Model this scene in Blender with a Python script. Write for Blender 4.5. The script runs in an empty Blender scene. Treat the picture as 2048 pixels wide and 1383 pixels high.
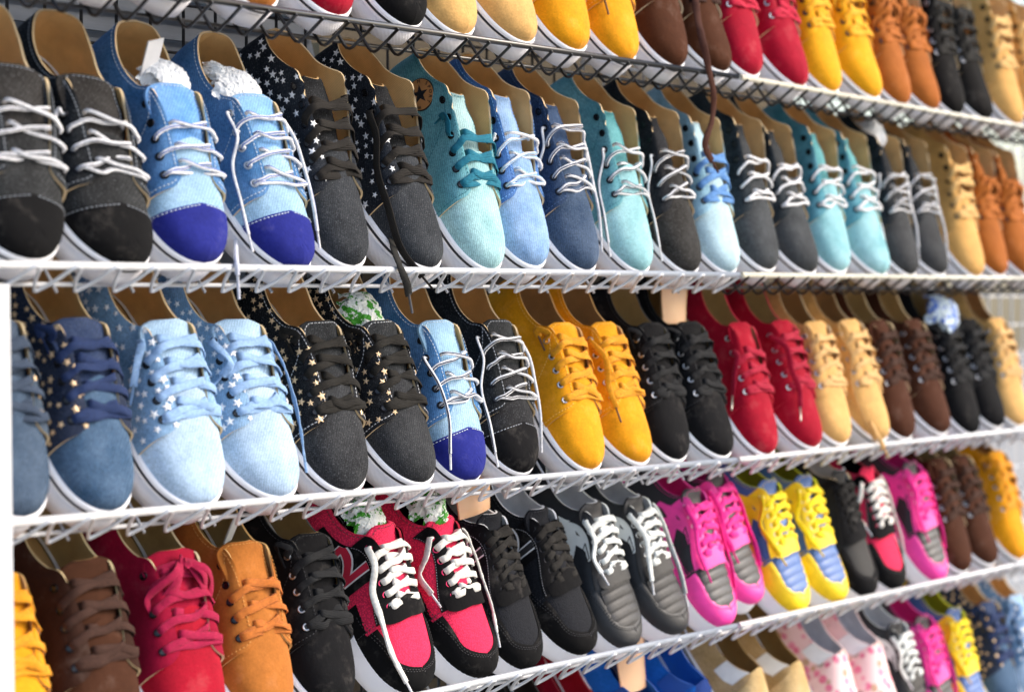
import bpy, math, random
import numpy as np
from mathutils import Vector, Matrix, Quaternion

# ------------------------------------------------------------------ camera, light, exposure
SC = bpy.context.scene
COL = SC.collection
PI = math.pi
FPX = 5000.0                      # focal length in pixels of a 2048 px wide frame
THETA = math.atan(3376 / FPX)     # angle between the optical axis and the shelves
PITCH = math.radians(1.14)
CAM = Vector((0.0, -1.49, 1.45))
AX = Vector((math.cos(THETA) * math.cos(PITCH), math.sin(THETA) * math.cos(PITCH), -math.sin(PITCH)))
cam_d = bpy.data.cameras.new('camera')
cam = bpy.data.objects.new('camera', cam_d)
COL.objects.link(cam)
cam.location = CAM
cam.rotation_euler = AX.to_track_quat('-Z', 'Y').to_euler()
cam_d.lens = 50
cam_d.sensor_width = 50 * 2048 / FPX
cam_d.clip_start = 0.05
cam_d.clip_end = 500
cam_d.dof.use_dof = True
cam_d.dof.focus_distance = 2.58
cam_d.dof.aperture_fstop = 2.8
SC.camera = cam

SUN_DIR = Vector((0.66, -0.62, 0.62)).normalized()     # towards the sun
w = bpy.data.worlds.new('World')
SC.world = w
w.use_nodes = True
nt = w.node_tree
bg = nt.nodes['Background']
sky = nt.nodes.new('ShaderNodeTexSky')
sky.sky_type = 'NISHITA'
sky.sun_disc = False
sky.sun_elevation = math.asin(SUN_DIR.z)
sky.sun_rotation = math.atan2(SUN_DIR.x, SUN_DIR.y)
sky.air_density = 1.0
sky.dust_density = 2.5
sky.ozone_density = 1.0
nt.links.new(sky.outputs[0], bg.inputs[0])
bg.inputs[1].default_value = 0.15
sun_d = bpy.data.lights.new('sun', 'SUN')
sun_d.energy = 1.4
sun_d.angle = math.radians(28)
sun_d.color = (1.0, 0.90, 0.78)
sun = bpy.data.objects.new('sun', sun_d)
COL.objects.link(sun)
sun.rotation_euler = (-SUN_DIR).to_track_quat('-Z', 'Y').to_euler()
SC.view_settings.view_transform = 'Standard'
SC.view_settings.look = 'None'
SC.view_settings.exposure = 1.08
SC.view_settings.gamma = 1
SC.cycles.use_denoising = True
SC.cycles.max_bounces = 6
SC.render.film_transparent = False

# ------------------------------------------------------------------ small helpers
def lin(h):
    h = h.lstrip('#')
    c = [int(h[i:i + 2], 16) / 255 for i in (0, 2, 4)]
    return [x / 12.92 if x <= 0.04045 else ((x + 0.055) / 1.055) ** 2.4 for x in c]

def V(*a):
    return np.array(a, float)

def unit(a):
    return a / (np.linalg.norm(a, axis=-1, keepdims=True) + 1e-12)

def hermite(keys, vals, x):
    """smooth curve through vals at keys (finite difference tangents)"""
    keys = np.asarray(keys, float); vals = np.asarray(vals, float)
    if vals.ndim == 1: vals = vals[:, None]
    m = np.gradient(vals, keys, axis=0)
    x = np.clip(np.asarray(x, float), keys[0], keys[-1])
    i = np.clip(np.searchsorted(keys, x, side='right') - 1, 0, len(keys) - 2)
    h = (keys[i + 1] - keys[i]); t = ((x - keys[i]) / h)[..., None]; h = h[..., None]
    t2 = t * t; t3 = t2 * t
    return ((2 * t3 - 3 * t2 + 1) * vals[i] + (t3 - 2 * t2 + t) * h * m[i]
            + (-2 * t3 + 3 * t2) * vals[i + 1] + (t3 - t2) * h * m[i + 1])

def spline(pts, n):
    pts = np.asarray(pts, float)
    d = np.r_[0, np.cumsum(np.linalg.norm(np.diff(pts, axis=0), axis=1) ** 0.75 + 1e-6)]
    return hermite(d / d[-1], pts, np.linspace(0, 1, n))

def sstep(a, b, x):
    t = np.clip((np.asarray(x, float) - a) / (b - a), 0, 1)
    return t * t * (3 - 2 * t)

def make_mesh(name, verts, faces, mats, fmat=None, smooth=True, uv=None):
    me = bpy.data.meshes.new(name)
    me.from_pydata([tuple(v) for v in np.asarray(verts, float)], [], [tuple(int(i) for i in f) for f in faces])
    for m in (mats if isinstance(mats, (list, tuple)) else [mats]):
        me.materials.append(m)
    if fmat is not None:
        me.polygons.foreach_set('material_index', np.asarray(fmat, np.int32))
    if smooth:
        me.polygons.foreach_set('use_smooth', [True] * len(me.polygons))
    me.update()
    return me

def link(name, me, parent=None, mat=None):
    o = bpy.data.objects.new(name, me)
    COL.objects.link(o)
    if parent is not None: o.parent = parent
    if mat is not None: o.matrix_local = mat
    return o

def tag(o, label, cat, group=None):
    o['label'] = label; o['category'] = cat
    if group: o['group'] = group
    return o

def grid_faces(nu, nv, off=0, flip=False, closed_v=False):
    f = []
    for i in range(nu - 1):
        for j in range(nv if closed_v else nv - 1):
            k = (j + 1) % nv
            q = (off + i * nv + j, off + (i + 1) * nv + j, off + (i + 1) * nv + k, off + i * nv + k)
            f.append(q[::-1] if flip else q)
    return f

class MB:
    def __init__(s): s.v = []; s.f = []; s.m = []; s.n = 0
    def add(s, verts, faces, mi=0):
        verts = np.asarray(verts, float).reshape(-1, 3)
        s.v.append(verts)
        for f in faces: s.f.append([i + s.n for i in f]); s.m.append(mi)
        s.n += len(verts)
    def mesh(s, name, mats, smooth=True):
        return make_mesh(name, np.concatenate(s.v), s.f, mats, s.m, smooth)

def tube(mb, pts, r, seg=8, nrm=None, r2=None, mi=0, stripe=None, caps=True):
    """tube along pts; elliptical when r2 (half thickness along nrm) is given; stripe = (material, side indices)"""
    pts = np.asarray(pts, float); n = len(pts)
    tan = unit(np.gradient(pts, axis=0))
    if nrm is None:
        a = V(0, 0, 1) if abs(tan[0][2]) < 0.9 else V(1, 0, 0)
        N = np.zeros_like(pts); cur = a
        for i in range(n):
            cur = unit(cur - tan[i] * np.dot(cur, tan[i])); N[i] = cur
    else:
        N = np.asarray(nrm, float) * np.ones_like(pts)
        N = unit(N - tan * (N * tan).sum(1, keepdims=True))
    S = np.cross(tan, N)
    r = np.broadcast_to(np.asarray(r, float), (n,)); rb = r if r2 is None else np.broadcast_to(np.asarray(r2, float), (n,))
    ang = np.arange(seg) * 2 * PI / seg
    ca, sa = np.cos(ang), np.sin(ang)
    if r2 is not None and seg == 8 and rb[0] < r[0] * .5:          # a woven band is flat with blunt edges
        ca = V(1, .82, 0, -.82, -1, -.82, 0, .82); sa = V(0, .92, 1, .92, 0, -.92, -1, -.92)
    ring = pts[:, None] + S[:, None] * (r[:, None] * ca)[..., None] + N[:, None] * (rb[:, None] * sa)[..., None]
    fs = grid_faces(n, seg, closed_v=True)
    if stripe:
        a = [f for k, f in enumerate(fs) if (k % seg) not in stripe[1]]
        b = [f for k, f in enumerate(fs) if (k % seg) in stripe[1]]
        base = mb.n
        mb.add(ring, a, mi)
        for f in b: mb.f.append([i + base for i in f]); mb.m.append(stripe[0])
    else:
        mb.add(ring, fs, mi)
    if caps:
        base = mb.n - n * seg
        mb.f.append([base + k for k in range(seg)][::-1]); mb.m.append(mi)
        mb.f.append([base + (n - 1) * seg + k for k in range(seg)]); mb.m.append(mi)

def box(mb, lo, hi, mi=0):
    x0, y0, z0 = lo; x1, y1, z1 = hi
    v = [(x, y, z) for x in (x0, x1) for y in (y0, y1) for z in (z0, z1)]
    mb.add(v, [(0, 1, 3, 2), (4, 6, 7, 5), (0, 4, 5, 1), (2, 3, 7, 6), (0, 2, 6, 4), (1, 5, 7, 3)], mi)

def frame(pos, z, x=None):
    z = Vector(z).normalized()
    x = Vector(x) if x is not None else Vector((1, 0, 0))
    x = (x - z * x.dot(z)).normalized()
    y = z.cross(x)
    m = Matrix((x, y, z)).transposed().to_4x4()
    m.translation = Vector(pos)
    return m

# ------------------------------------------------------------------ materials
MATS = {}
def mat(kind, color, **kw):
    key = (kind, color, tuple(sorted(kw.items())))
    if key in MATS: return MATS[key]
    m = bpy.data.materials.new(kind + '_' + color.strip('#'))
    m.use_nodes = True
    t = m.node_tree; N = t.nodes; L = t.links
    b = N['Principled BSDF']
    base = lin(color)
    tc = N.new('ShaderNodeTexCoord'); oi = N.new('ShaderNodeObjectInfo')
    def noise(scale, detail=2, rough=0.6, stretch=None):
        n = N.new('ShaderNodeTexNoise'); n.noise_dimensions = '4D'
        n.inputs['Scale'].default_value = scale; n.inputs['Detail'].default_value = detail
        n.inputs['Roughness'].default_value = rough
        src = tc.outputs['Object']
        if stretch:
            mp = N.new('ShaderNodeMapping'); mp.inputs['Scale'].default_value = stretch
            L.new(src, mp.inputs['Vector']); src = mp.outputs[0]
        L.new(src, n.inputs['Vector'])
        mu = N.new('ShaderNodeMath'); mu.operation = 'MULTIPLY'; mu.inputs[1].default_value = 37
        L.new(oi.outputs['Random'], mu.inputs[0]); L.new(mu.outputs[0], n.inputs['W'])
        return n.outputs['Fac']
    def ramp(fac, stops):
        r = N.new('ShaderNodeValToRGB')
        while len(r.color_ramp.elements) < len(stops): r.color_ramp.elements.new(0.5)
        for e, (p, c) in zip(r.color_ramp.elements, stops):
            e.position = p; e.color = (*c, 1)
        L.new(fac, r.inputs[0]); return r.outputs[0]
    def mix(fac, a, bcol, mode='MIX'):
        n = N.new('ShaderNodeMix'); n.data_type = 'RGBA'; n.blend_type = mode
        if isinstance(fac, float): n.inputs[0].default_value = fac
        else: L.new(fac, n.inputs[0])
        for s, i in ((a, 6), (bcol, 7)):
            if isinstance(s, (list, tuple)): n.inputs[i].default_value = (*s, 1)
            else: L.new(s, n.inputs[i])
        return n.outputs[2]
    def bump(h, strength, dist):
        n = N.new('ShaderNodeBump'); n.inputs['Strength'].default_value = strength; n.inputs['Distance'].default_value = dist
        L.new(h, n.inputs['Height']); L.new(n.outputs[0], b.inputs['Normal'])
        if kind in ('denim', 'suede', 'leather', 'mesh', 'lining'):
            c = N.new('ShaderNodeBump'); c.inputs['Strength'].default_value = 0.35 if kind != 'leather' else 0.2; c.inputs['Distance'].default_value = 0.006
            L.new(noise(38, 3, 0.5), c.inputs['Height']); L.new(c.outputs[0], n.inputs['Normal'])
    def scale(c, k): return [min(1.0, x * k) for x in c]
    def toward(c, d, k): return [x + (y - x) * k for x, y in zip(c, d)]
    if kind == 'denim':
        wash = kw.get('wash', 0.35)
        big = ramp(noise(28, 3), [(0.3, scale(base, 0.8)), (0.7, toward(scale(base, 1.12), [0.75, 0.8, 0.82], wash * 0.45 * max(base) ** .5))])
        fine = ramp(noise(430, 2, 0.7, (1.0, 2.4, 1.0)), [(0.32, [0.62 + .2 * max(base)] * 3), (0.68, [1.30 - .15 * max(base)] * 3)])
        c = mix(1.0, big, fine, 'MULTIPLY')
        tw = N.new('ShaderNodeTexWave'); tw.bands_direction = 'DIAGONAL'; tw.inputs['Scale'].default_value = 170; tw.inputs['Distortion'].default_value = 1.5; tw.inputs['Detail Scale'].default_value = 40
        L.new(tc.outputs['Object'], tw.inputs[0])
        c = mix(1.0, c, ramp(tw.outputs['Fac'], [(0.1, [0.80 + .12 * max(base)] * 3), (0.9, [1.16 - .08 * max(base)] * 3)]), 'MULTIPLY')
        thread = ramp(noise(900, 1), [(0.60, [0, 0, 0]), (0.74, [1, 1, 1])])
        c = mix(thread, c, toward(scale(base, 1.45), [0.8, 0.82, 0.85], 0.03 + 0.09 * (1 - max(base))))
        L.new(c, b.inputs['Base Color'])
        b.inputs['Roughness'].default_value = 0.95; b.inputs['Specular IOR Level'].default_value = 0.15
        bump(noise(750, 2, 0.7, (1.0, 2.2, 1.0)), 0.45, 0.0008)
        b.inputs['Sheen Weight'].default_value = 0.11 * max(base)
    elif kind == 'suede':
        big = ramp(noise(34, 5, 0.7), [(0.30, scale(base, 0.78)), (0.55, base), (0.75, toward(scale(base, 1.12), [0.9, 0.8, 0.7], 0.05))])
        fine = ramp(noise(420, 3, 0.8), [(0.3, [0.82] * 3), (0.7, [1.14] * 3)])
        L.new(mix(1.0, big, fine, 'MULTIPLY'), b.inputs['Base Color'])
        b.inputs['Roughness'].default_value = 0.95
        b.inputs['Specular IOR Level'].default_value = 0.12
        b.inputs['Sheen Weight'].default_value = 0.005 + 0.22 * max(base)
        b.inputs['Sheen Roughness'].default_value = 0.5
        b.inputs['Sheen Tint'].default_value = (*toward(base, [1, 1, 1], 0.4), 1)
        bump(noise(260, 4, 0.75), 0.35, 0.0008)
    elif kind == 'leather':
        c = ramp(noise(60, 4), [(0.3, scale(base, 0.85)), (0.7, scale(base, 1.1))])
        L.new(c, b.inputs['Base Color'])
        b.inputs['Roughness'].default_value = kw.get('rough', 0.52)
        b.inputs['Specular IOR Level'].default_value = 0.35
        bump(noise(500, 3), 0.12, 0.0006)
    elif kind == 'mesh':
        vo = N.new('ShaderNodeTexVoronoi'); vo.inputs['Scale'].default_value = 480
        mp = N.new('ShaderNodeMapping'); mp.inputs['Scale'].default_value = (1, 1.6, 1)
        L.new(tc.outputs['Object'], mp.inputs[0]); L.new(mp.outputs[0], vo.inputs[0])
        c = ramp(vo.outputs['Distance'], [(0.15, scale(base, 1.15)), (0.65, scale(base, 0.68))])
        L.new(c, b.inputs['Base Color'])
        b.inputs['Roughness'].default_value = 0.85; b.inputs['Specular IOR Level'].default_value = 0.12
        bump(vo.outputs['Distance'], 0.4, -0.0010)
    elif kind == 'lining':
        wv = N.new('ShaderNodeTexWave'); wv.inputs['Scale'].default_value = 190; wv.inputs['Distortion'].default_value = 0.5
        wv.bands_direction = 'Z'
        L.new(tc.outputs['Object'], wv.inputs[0])
        big = ramp(noise(40, 4), [(0.3, scale(base, 0.82)), (0.7, scale(base, 1.1))])
        L.new(mix(0.35, big, mix(1.0, big, ramp(wv.outputs['Fac'], [(0, [0.5] * 3), (1, [1.2] * 3)]), 'MULTIPLY')), b.inputs['Base Color'])
        b.inputs['Roughness'].default_value = 0.85
        bump(wv.outputs['Fac'], 0.4, 0.0008)
    elif kind == 'rubber':
        c = ramp(noise(45, 5, 0.7), [(0.28, toward(base, [0.5, 0.45, 0.38], 0.16)), (0.45, base)])
        L.new(c, b.inputs['Base Color'])
        b.inputs['Roughness'].default_value = 0.5
        bump(noise(300, 3), 0.08, 0.0006)
    elif kind == 'bumper':
        wv = N.new('ShaderNodeTexWave'); wv.inputs['Scale'].default_value = 260; wv.bands_direction = 'DIAGONAL'
        L.new(tc.outputs['Object'], wv.inputs[0])
        c = ramp(noise(60, 5, 0.7), [(0.28, toward(base, [0.5, 0.45, 0.38], 0.2)), (0.5, base)])
        L.new(mix(0.10, c, wv.outputs['Color'], 'MULTIPLY'), b.inputs['Base Color'])
        b.inputs['Roughness'].default_value = 0.55
        bump(wv.outputs['Fac'], 0.7, 0.001)
    elif kind == 'cord':
        wv = N.new('ShaderNodeTexWave'); wv.inputs['Scale'].default_value = 210; wv.inputs['Distortion'].default_value = 2.0
        L.new(tc.outputs['Object'], wv.inputs[0])
        c = ramp(noise(300, 3), [(0.3, scale(base, 0.78)), (0.7, scale(base, 1.15))])
        L.new(c, b.inputs['Base Color'])
        b.inputs['Roughness'].default_value = 0.9
        b.inputs['Sheen Weight'].default_value = 0.13 * max(base); b.inputs['Specular IOR Level'].default_value = 0.2
        bump(wv.outputs['Fac'], 0.5, 0.0008)
    elif kind == 'metal':
        b.inputs['Base Color'].default_value = (*base, 1)
        b.inputs['Metallic'].default_value = 1.0
        b.inputs['Roughness'].default_value = kw.get('rough', 0.28)
    elif kind == 'foil':
        b.inputs['Base Color'].default_value = (*base, 1)
        b.inputs['Metallic'].default_value = 0.25
        b.inputs['Roughness'].default_value = 0.35
    elif kind == 'enamel':
        c = ramp(noise(70, 4), [(0.3, scale(base, 0.86)), (0.6, base)])
        c = mix(ramp(noise(260, 3), [(0.70, [0, 0, 0]), (0.76, [1, 1, 1])]), c, [0.16, 0.11, 0.08])
        L.new(c, b.inputs['Base Color'])
        b.inputs['Roughness'].default_value = kw.get('rough', 0.3)
        b.inputs['Coat Weight'].default_value = 0.2
        bump(noise(220, 2), 0.06, 0.001)
    elif kind == 'paper':
        c = ramp(noise(2.6, 3), [(0.35, base), (0.52, base), (0.55, lin(kw['ink']) if 'ink' in kw else scale(base, 0.92)), (0.66, lin(kw['ink']) if 'ink' in kw else base)])
        L.new(c, b.inputs['Base Color'])
        b.inputs['Roughness'].default_value = kw.get('rough', 0.6)
        bump(noise(90, 3), 0.3, 0.002)
    elif kind == 'plastic':
        b.inputs['Base Color'].default_value = (*base, 1)
        b.inputs['Roughness'].default_value = 0.22
        b.inputs['Subsurface Weight'].default_value = 0.25
        b.inputs['Subsurface Radius'].default_value = (0.02, 0.012, 0.008)
    elif kind == 'floral':
        vo = N.new('ShaderNodeTexVoronoi'); vo.inputs['Scale'].default_value = 72
        L.new(tc.outputs['Object'], vo.inputs[0])
        fl = ramp(vo.outputs['Distance'], [(0.38, [1, 1, 1]), (0.52, [0, 0, 0])])
        colr = N.new('ShaderNodeSeparateColor'); L.new(vo.outputs['Color'], colr.inputs[0])
        pc = ramp(colr.outputs[0], [(0.0, lin('#D8326E')), (0.35, lin('#E86A94')), (0.55, lin('#5F8A54')), (0.75, lin('#E8834A')), (0.85, base), (1.0, base)])
        pet = mix(ramp(noise(260, 2), [(.3, [0, 0, 0]), (.8, [.6, .6, .6])]), pc, lin('#F6C9D4'))
        L.new(mix(fl, base, pet), b.inputs['Base Color'])
        b.inputs['Roughness'].default_value = 0.85
    elif kind == 'siding':
        c = ramp(noise(12, 5, 0.7, (0.3, 1, 3)), [(0.3, scale(base, 0.75)), (0.7, scale(base, 1.15))])
        L.new(c, b.inputs['Base Color']); b.inputs['Roughness'].default_value = 0.75
        bump(noise(60, 4, 0.7, (0.2, 1, 4)), 0.3, 0.002)
    else:
        c = ramp(noise(50, 3), [(0.3, scale(base, 0.9)), (0.7, scale(base, 1.06))])
        L.new(c, b.inputs['Base Color']); b.inputs['Roughness'].default_value = 0.8
    MATS[key] = m
    return m

# ------------------------------------------------------------------ where things stand
RIGHT = AX.cross(Vector((0, 0, 1))).normalized()
UP = RIGHT.cross(AX)
def on_front(px, py, y=0.0):
    """point of the rack's front plane (or a plane y behind it) seen at this spot of the photograph"""
    d = AX + RIGHT * ((px - 1024) / FPX) + UP * ((691.5 - py) / FPX)
    return CAM + d * ((y - CAM.y) / d.y)

PHI = math.radians(54)
EF = Vector((0, -math.cos(PHI), -math.sin(PHI)))
EN = Vector((0, -math.sin(PHI), math.cos(PHI)))
LIP = 0.036

# measured rail lines of the shelves, each as two runs that meet at a joint
RAILS = {1: [(-60, -70), (1478, 154), (2200, 280.6)], 2: [(-200, 526), (1480, 549.5), (2200, 559)],
         3: [(6, 1047), (1473, 919), (2200, 843)], 4: [(-120, 1598), (1474, 1250), (2200, 1092)],
         5: [(1000, 1752), (1474, 1600), (2300, 1345)]}
RP = {k: [on_front(*p) for p in v] for k, v in RAILS.items()}
def rail_z(row, X):
    p = RP[row]
    a, b = (p[0], p[1]) if X <= p[1].x else (p[1], p[2])
    return a.z + (b.z - a.z) * (X - a.x) / (b.x - a.x)
def rail_x(row, px):
    p = RAILS[row]
    a, b = (p[0], p[1]) if px <= p[1][0] else (p[1], p[2])
    return on_front(px, a[1] + (b[1] - a[1]) * (px - a[0]) / (b[0] - a[0])).x

# ------------------------------------------------------------------ the shoe
SL = 0.258
BK = [(0, 0), (.0012, .010), (.006, .020), (.018, .0275), (.045, .0315), (.09, .0305), (.125, .0325), (.16, .039),
      (.187, .0425), (.212, .0408), (.233, .0345), (.248, .0240), (.2555, .0125), (.258, 0)]
_d = spline(BK, 400)
_s = np.r_[0, np.cumsum(np.linalg.norm(np.diff(_d, axis=0), axis=1))]; _s /= _s[-1]
def outline(u):
    u = np.asarray(u, float)
    return np.stack([np.interp(u, _s, _d[:, 0]), np.interp(u, _s, _d[:, 1])], -1)
def u_of_x(x):
    return float(np.interp(x, _d[:, 0], _s))

def feather(x):    # height of the top of the sole above the shelf
    return hermite([0, .06, .14, .2, .24, .26], [.034, .033, .0310, .0305, .0305, .0315], x)[..., 0]
def tread(x):      # underside, with toe spring
    return hermite([0, .03, .18, .22, .26], [.002, 0, 0, .0008, .0035], x)[..., 0]

STY = {
    # collar and facing edge: (u, x, y, z); ridge of the toe box: (x, z)
    'low': dict(T=[(0, .002, 0, .089), (.07, .006, .019, .087), (.16, .029, .0285, .078), (.26, .058, .0288, .0730), (.34, .080, .0272, .0785), (.405, .094, .0265, .0900),
                   (.46, .112, .0245, .0865), (.56, .144, .0215, .0765), (.64, .170, .0195, .0665), (.72, .196, .0170, .0565)],
                ridge=[(.09, .097), (.112, .0915), (.144, .0810), (.170, .0700), (.185, .0635), (.20, .0575), (.22, .0510), (.236, .0460), (.243, .0435)],
                us=.705, uf=.41, n=5, tg=(.200, .0885, .0965)),
    'high': dict(T=[(0, .003, 0, .092), (.07, .008, .0190, .0915), (.14, .026, .0280, .0915), (.22, .046, .0285, .0945), (.29, .061, .0310, .1015), (.345, .073, .0345, .1085),
                    (.42, .094, .0330, .1005), (.50, .120, .0285, .0885), (.58, .147, .0235, .0760), (.65, .170, .0190, .0660), (.71, .190, .0170, .0580)],
                 ridge=[(.065, .112), (.095, .103), (.12, .0925), (.147, .0800), (.170, .0695), (.19, .0610), (.205, .0555), (.22, .0510), (.236, .0460), (.243, .0435)],
                 us=.690, uf=.35, n=6, tg=(.195, .0740, .0990), sink=.012, hwt=.023),
    'sneaker': dict(T=[(0, .000, 0, .092), (.07, .006, .018, .089), (.16, .030, .0275, .074), (.26, .060, .0275, .0670), (.34, .082, .0258, .0740), (.405, .099, .0205, .0880),
                       (.46, .115, .0175, .0830), (.56, .146, .0135, .0700), (.63, .168, .0110, .0610), (.69, .186, .0090, .0540)],
                    ridge=[(.09, .094), (.115, .0860), (.146, .0740), (.168, .0645), (.186, .0565), (.205, .0490), (.222, .0440), (.236, .0400), (.244, .0370)],
                    us=.675, uf=.415, n=6, tg=(.194, .0920, .0955)),
    'slip': dict(T=[(0, .003, 0, .080), (.07, .007, .019, .078), (.16, .030, .0285, .068), (.26, .060, .0285, .061), (.35, .085, .0265, .062), (.42, .105, .0230, .069),
                    (.47, .118, .0150, .0755), (.55, .136, .0080, .0730), (.62, .158, .0010, .0640)],
                 ridge=[(.10, .088), (.136, .0745), (.158, .0645), (.18, .0560), (.20, .0500), (.22, .0460), (.236, .0430), (.243, .0410)],
                 us=.50, uf=.47, n=0, tg=None),
}

ZO = .0080            # the upper stands this much higher on its thick sole
for _st in STY.values():
    _st['T'] = [(a, b, c, d + ZO) for a, b, c, d in _st['T']]
    _st['ridge'] = [(a, b + ZO) for a, b in _st['ridge']]
    if _st['tg']: _st['tg'] = (_st['tg'][0], _st['tg'][1], _st['tg'][2] + ZO)

def surf_raw(S, u, a, part):
    """outer surface of the shoe's +y half; part 'q' ends at the collar / facing edge, 'v' closes over the toe ridge"""
    u, a = np.broadcast_arrays(np.asarray(u, float), np.asarray(a, float))
    st = STY[S]
    bxy = outline(u); bz = feather(bxy[..., 0]) - .004
    B = np.concatenate([bxy, bz[..., None]], -1)
    R = st['ridge']
    rx = hermite([0.40, 0.5, .625, .72, .82, .92, 1.0], [.098, .124, .158, .186, .212, .233, .243], u)[..., 0]
    rk = [p[0] for p in R]; rz = hermite(rk, [p[1] for p in R], rx)[..., 0]
    slope = (hermite(rk, [p[1] for p in R], rx + .004)[..., 0] - rz) / .004
    slope = np.where(rx > .238, -.22, np.clip(slope, -1.2, 0))
    if part == 'v':
        T = np.stack([rx, 0 * rx, rz], -1)
        wf = np.ones_like(u)
    else:
        k = [p[0] for p in st['T']]
        T = hermite(k, [p[1:] for p in st['T']], u)
        wf = sstep(st['uf'] - .05, st['uf'] + .06, u)
    D = T - B
    dz = D[..., 2:3]; z3 = V(0, 0, 1)
    out = -D * V(1, 1, 0)
    kq = .80 if part == 'q' else .70
    C1 = B + z3 * dz * (.50 + (.17 if part == 'q' else .12) * wf[..., None]) + unit(out * V(1, 1, 0)) * (.0035 * (1 - wf[..., None]) + .003)
    hx = out[..., 0:1]
    C2f = T + out * kq
    C2f[..., 2] += kq * (slope * hx[..., 0]) - (0 if part == 'v' else .06) * np.linalg.norm(out, axis=-1) * kq
    yout = np.concatenate([0 * hx, np.ones_like(hx), 0 * hx], -1) * np.clip(B[..., 1:2] / .03, 0, 1)
    C2c = T - z3 * dz * .35 + yout * .004 + V(-.004, 0, 0) * (1 - np.clip(B[..., 1:2] / .02, 0, 1))
    wf3 = wf[..., None]
    C2 = C2c * (1 - wf3) + C2f * wf3
    t = a[..., None]; s = 1 - t
    return s ** 3 * B + 3 * s * s * t * C1 + 3 * s * t * t * C2 + t ** 3 * T

def surf(S, u, a, part, off=0.0, side=1):
    u, a = np.broadcast_arrays(np.asarray(u, float), np.asarray(a, float))
    e = 2e-3
    u1 = np.clip(u + e, 0, 1); u0 = np.clip(u - e, 0, 1); a1 = np.clip(a + e, 0, 1); a0 = np.clip(a - e, 0, 1)
    P = surf_raw(S, u, a, part)
    du = surf_raw(S, u1, a, part) - surf_raw(S, u0, a, part)
    da = surf_raw(S, u, a1, part) - surf_raw(S, u, a0, part)
    # the halves meet in the plane y = 0: keep the normal inside it there
    n = unit(np.cross(du, da))
    edge = (u < 1e-6) | (u > 1 - 1e-6)
    if part == 'v': edge = edge | (a > 1 - 1e-6)
    n[..., 1] = np.where(edge, 0, n[..., 1]); n = unit(n)
    c = V(.13, 0, .03)
    flip = ((P - c * V(0, 1, 1) - V(1, 0, 0) * np.clip(P[..., 0:1], .03, .2)) * n).sum(-1) < 0
    n = np.where(flip[..., None], -n, n)
    P = P + n * np.asarray(off)[..., None] if np.ndim(off) else P + n * off
    m = V(1, side, 1)
    return P * m, n * m

def panel_uv(S, ugrid, agrid, part, off, side, mb, mi=0, rim=None, rim_from=0.0, rim_edges=()):
    """surface patch over a (u, a) grid, optionally with a rim down to offset rim_from on the listed edges"""
    P, n = surf(S, ugrid, agrid, part, off, side)
    nu, na = ugrid.shape
    mb.add(P, grid_faces(nu, na, flip=(side > 0)), mi)
    if rim is not None:
        Q, _ = surf(S, ugrid, agrid, part, rim_from, side)
        for e in rim_edges:
            if e == 'top': a_, b_ = P[:, -1], Q[:, -1]
            elif e == 'bot': a_, b_ = Q[:, 0], P[:, 0]
            elif e == 'front': a_, b_ = Q[-1], P[-1]
            else: a_, b_ = P[0], Q[0]
            k = len(a_)
            mb.add(np.concatenate([a_, b_]), [((i, i + 1, k + i + 1, k + i) if side > 0 else (k + i, k + i + 1, i + 1, i)) for i in range(k - 1)], rim)

def dashes(mb, P, N, length=.0026, gap=.0016, w=.00038, h=.00035):
    P = np.asarray(P); d = np.r_[0, np.cumsum(np.linalg.norm(np.diff(P, axis=0), axis=1))]
    s = 0.001
    while s + length < d[-1]:
        a = np.array([np.interp(s, d, P[:, k]) for k in range(3)]); b = np.array([np.interp(s + length, d, P[:, k]) for k in range(3)])
        n = unit(np.array([np.interp(s, d, N[:, k]) for k in range(3)]))
        t = unit(b - a); q = np.cross(n, t) * w; c = n * h
        v = [a - q, a + q, b + q, b - q, a - q + c, a + q + c, b + q + c, b - q + c]
        mb.add(v, [(4, 5, 6, 7), (0, 1, 5, 4), (1, 2, 6, 5), (2, 3, 7, 6), (3, 0, 4, 7)])
        s += length + gap

def star_mesh(name, m, r=.0042, ri=.0018, h=.0007):
    mb = MB(); v = []
    for k in range(10):
        a = PI / 2 + k * PI / 5; q = r if k % 2 == 0 else ri
        v.append((q * math.cos(a), q * math.sin(a), 0))
    v += [(0, 0, h)]
    mb.add(v, [(k, (k + 1) % 10, 10) for k in range(10)])
    return mb.mesh(name, m, smooth=False)

SHARED = {}
def shared(key, fn):
    if key not in SHARED: SHARED[key] = fn()
    return SHARED[key]

def eyelet_mesh(m, hole):
    mb = MB()
    R, r = .0034, .0010
    a = np.arange(14) * 2 * PI / 14; b = np.arange(6) * 2 * PI / 6
    ring = np.stack([np.cos(a)[:, None] * (R + r * np.cos(b)), np.sin(a)[:, None] * (R + r * np.cos(b)), 0 * a[:, None] + r * .8 * np.sin(b)], -1)
    fs = []
    for i in range(14):
        for j in range(6):
            fs.append((i * 6 + j, ((i + 1) % 14) * 6 + j, ((i + 1) % 14) * 6 + (j + 1) % 6, i * 6 + (j + 1) % 6))
    mb.add(ring, fs, 0)
    d = np.stack([np.cos(a) * R, np.sin(a) * R, 0 * a - .0002], -1)
    mb.add(d, [list(range(14))], 1)
    return mb.mesh('eyelet', [m, hole])

def warp(P, bend):
    P = np.array(P, float)
    x = P[..., 0] / SL
    P[..., 1] += bend * (1.3 * x * x - .35 * x - .1)
    return P

class Part:
    def __init__(s, name, mesh, parent=None, mats=None, label=None, kind=None):
        s.name = name; s.mesh = mesh; s.parent = parent; s.mats = mats; s.label = label; s.kind = kind

def finish(mb, bend):
    mb.v = [warp(v, bend) for v in mb.v]
    return mb

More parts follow.
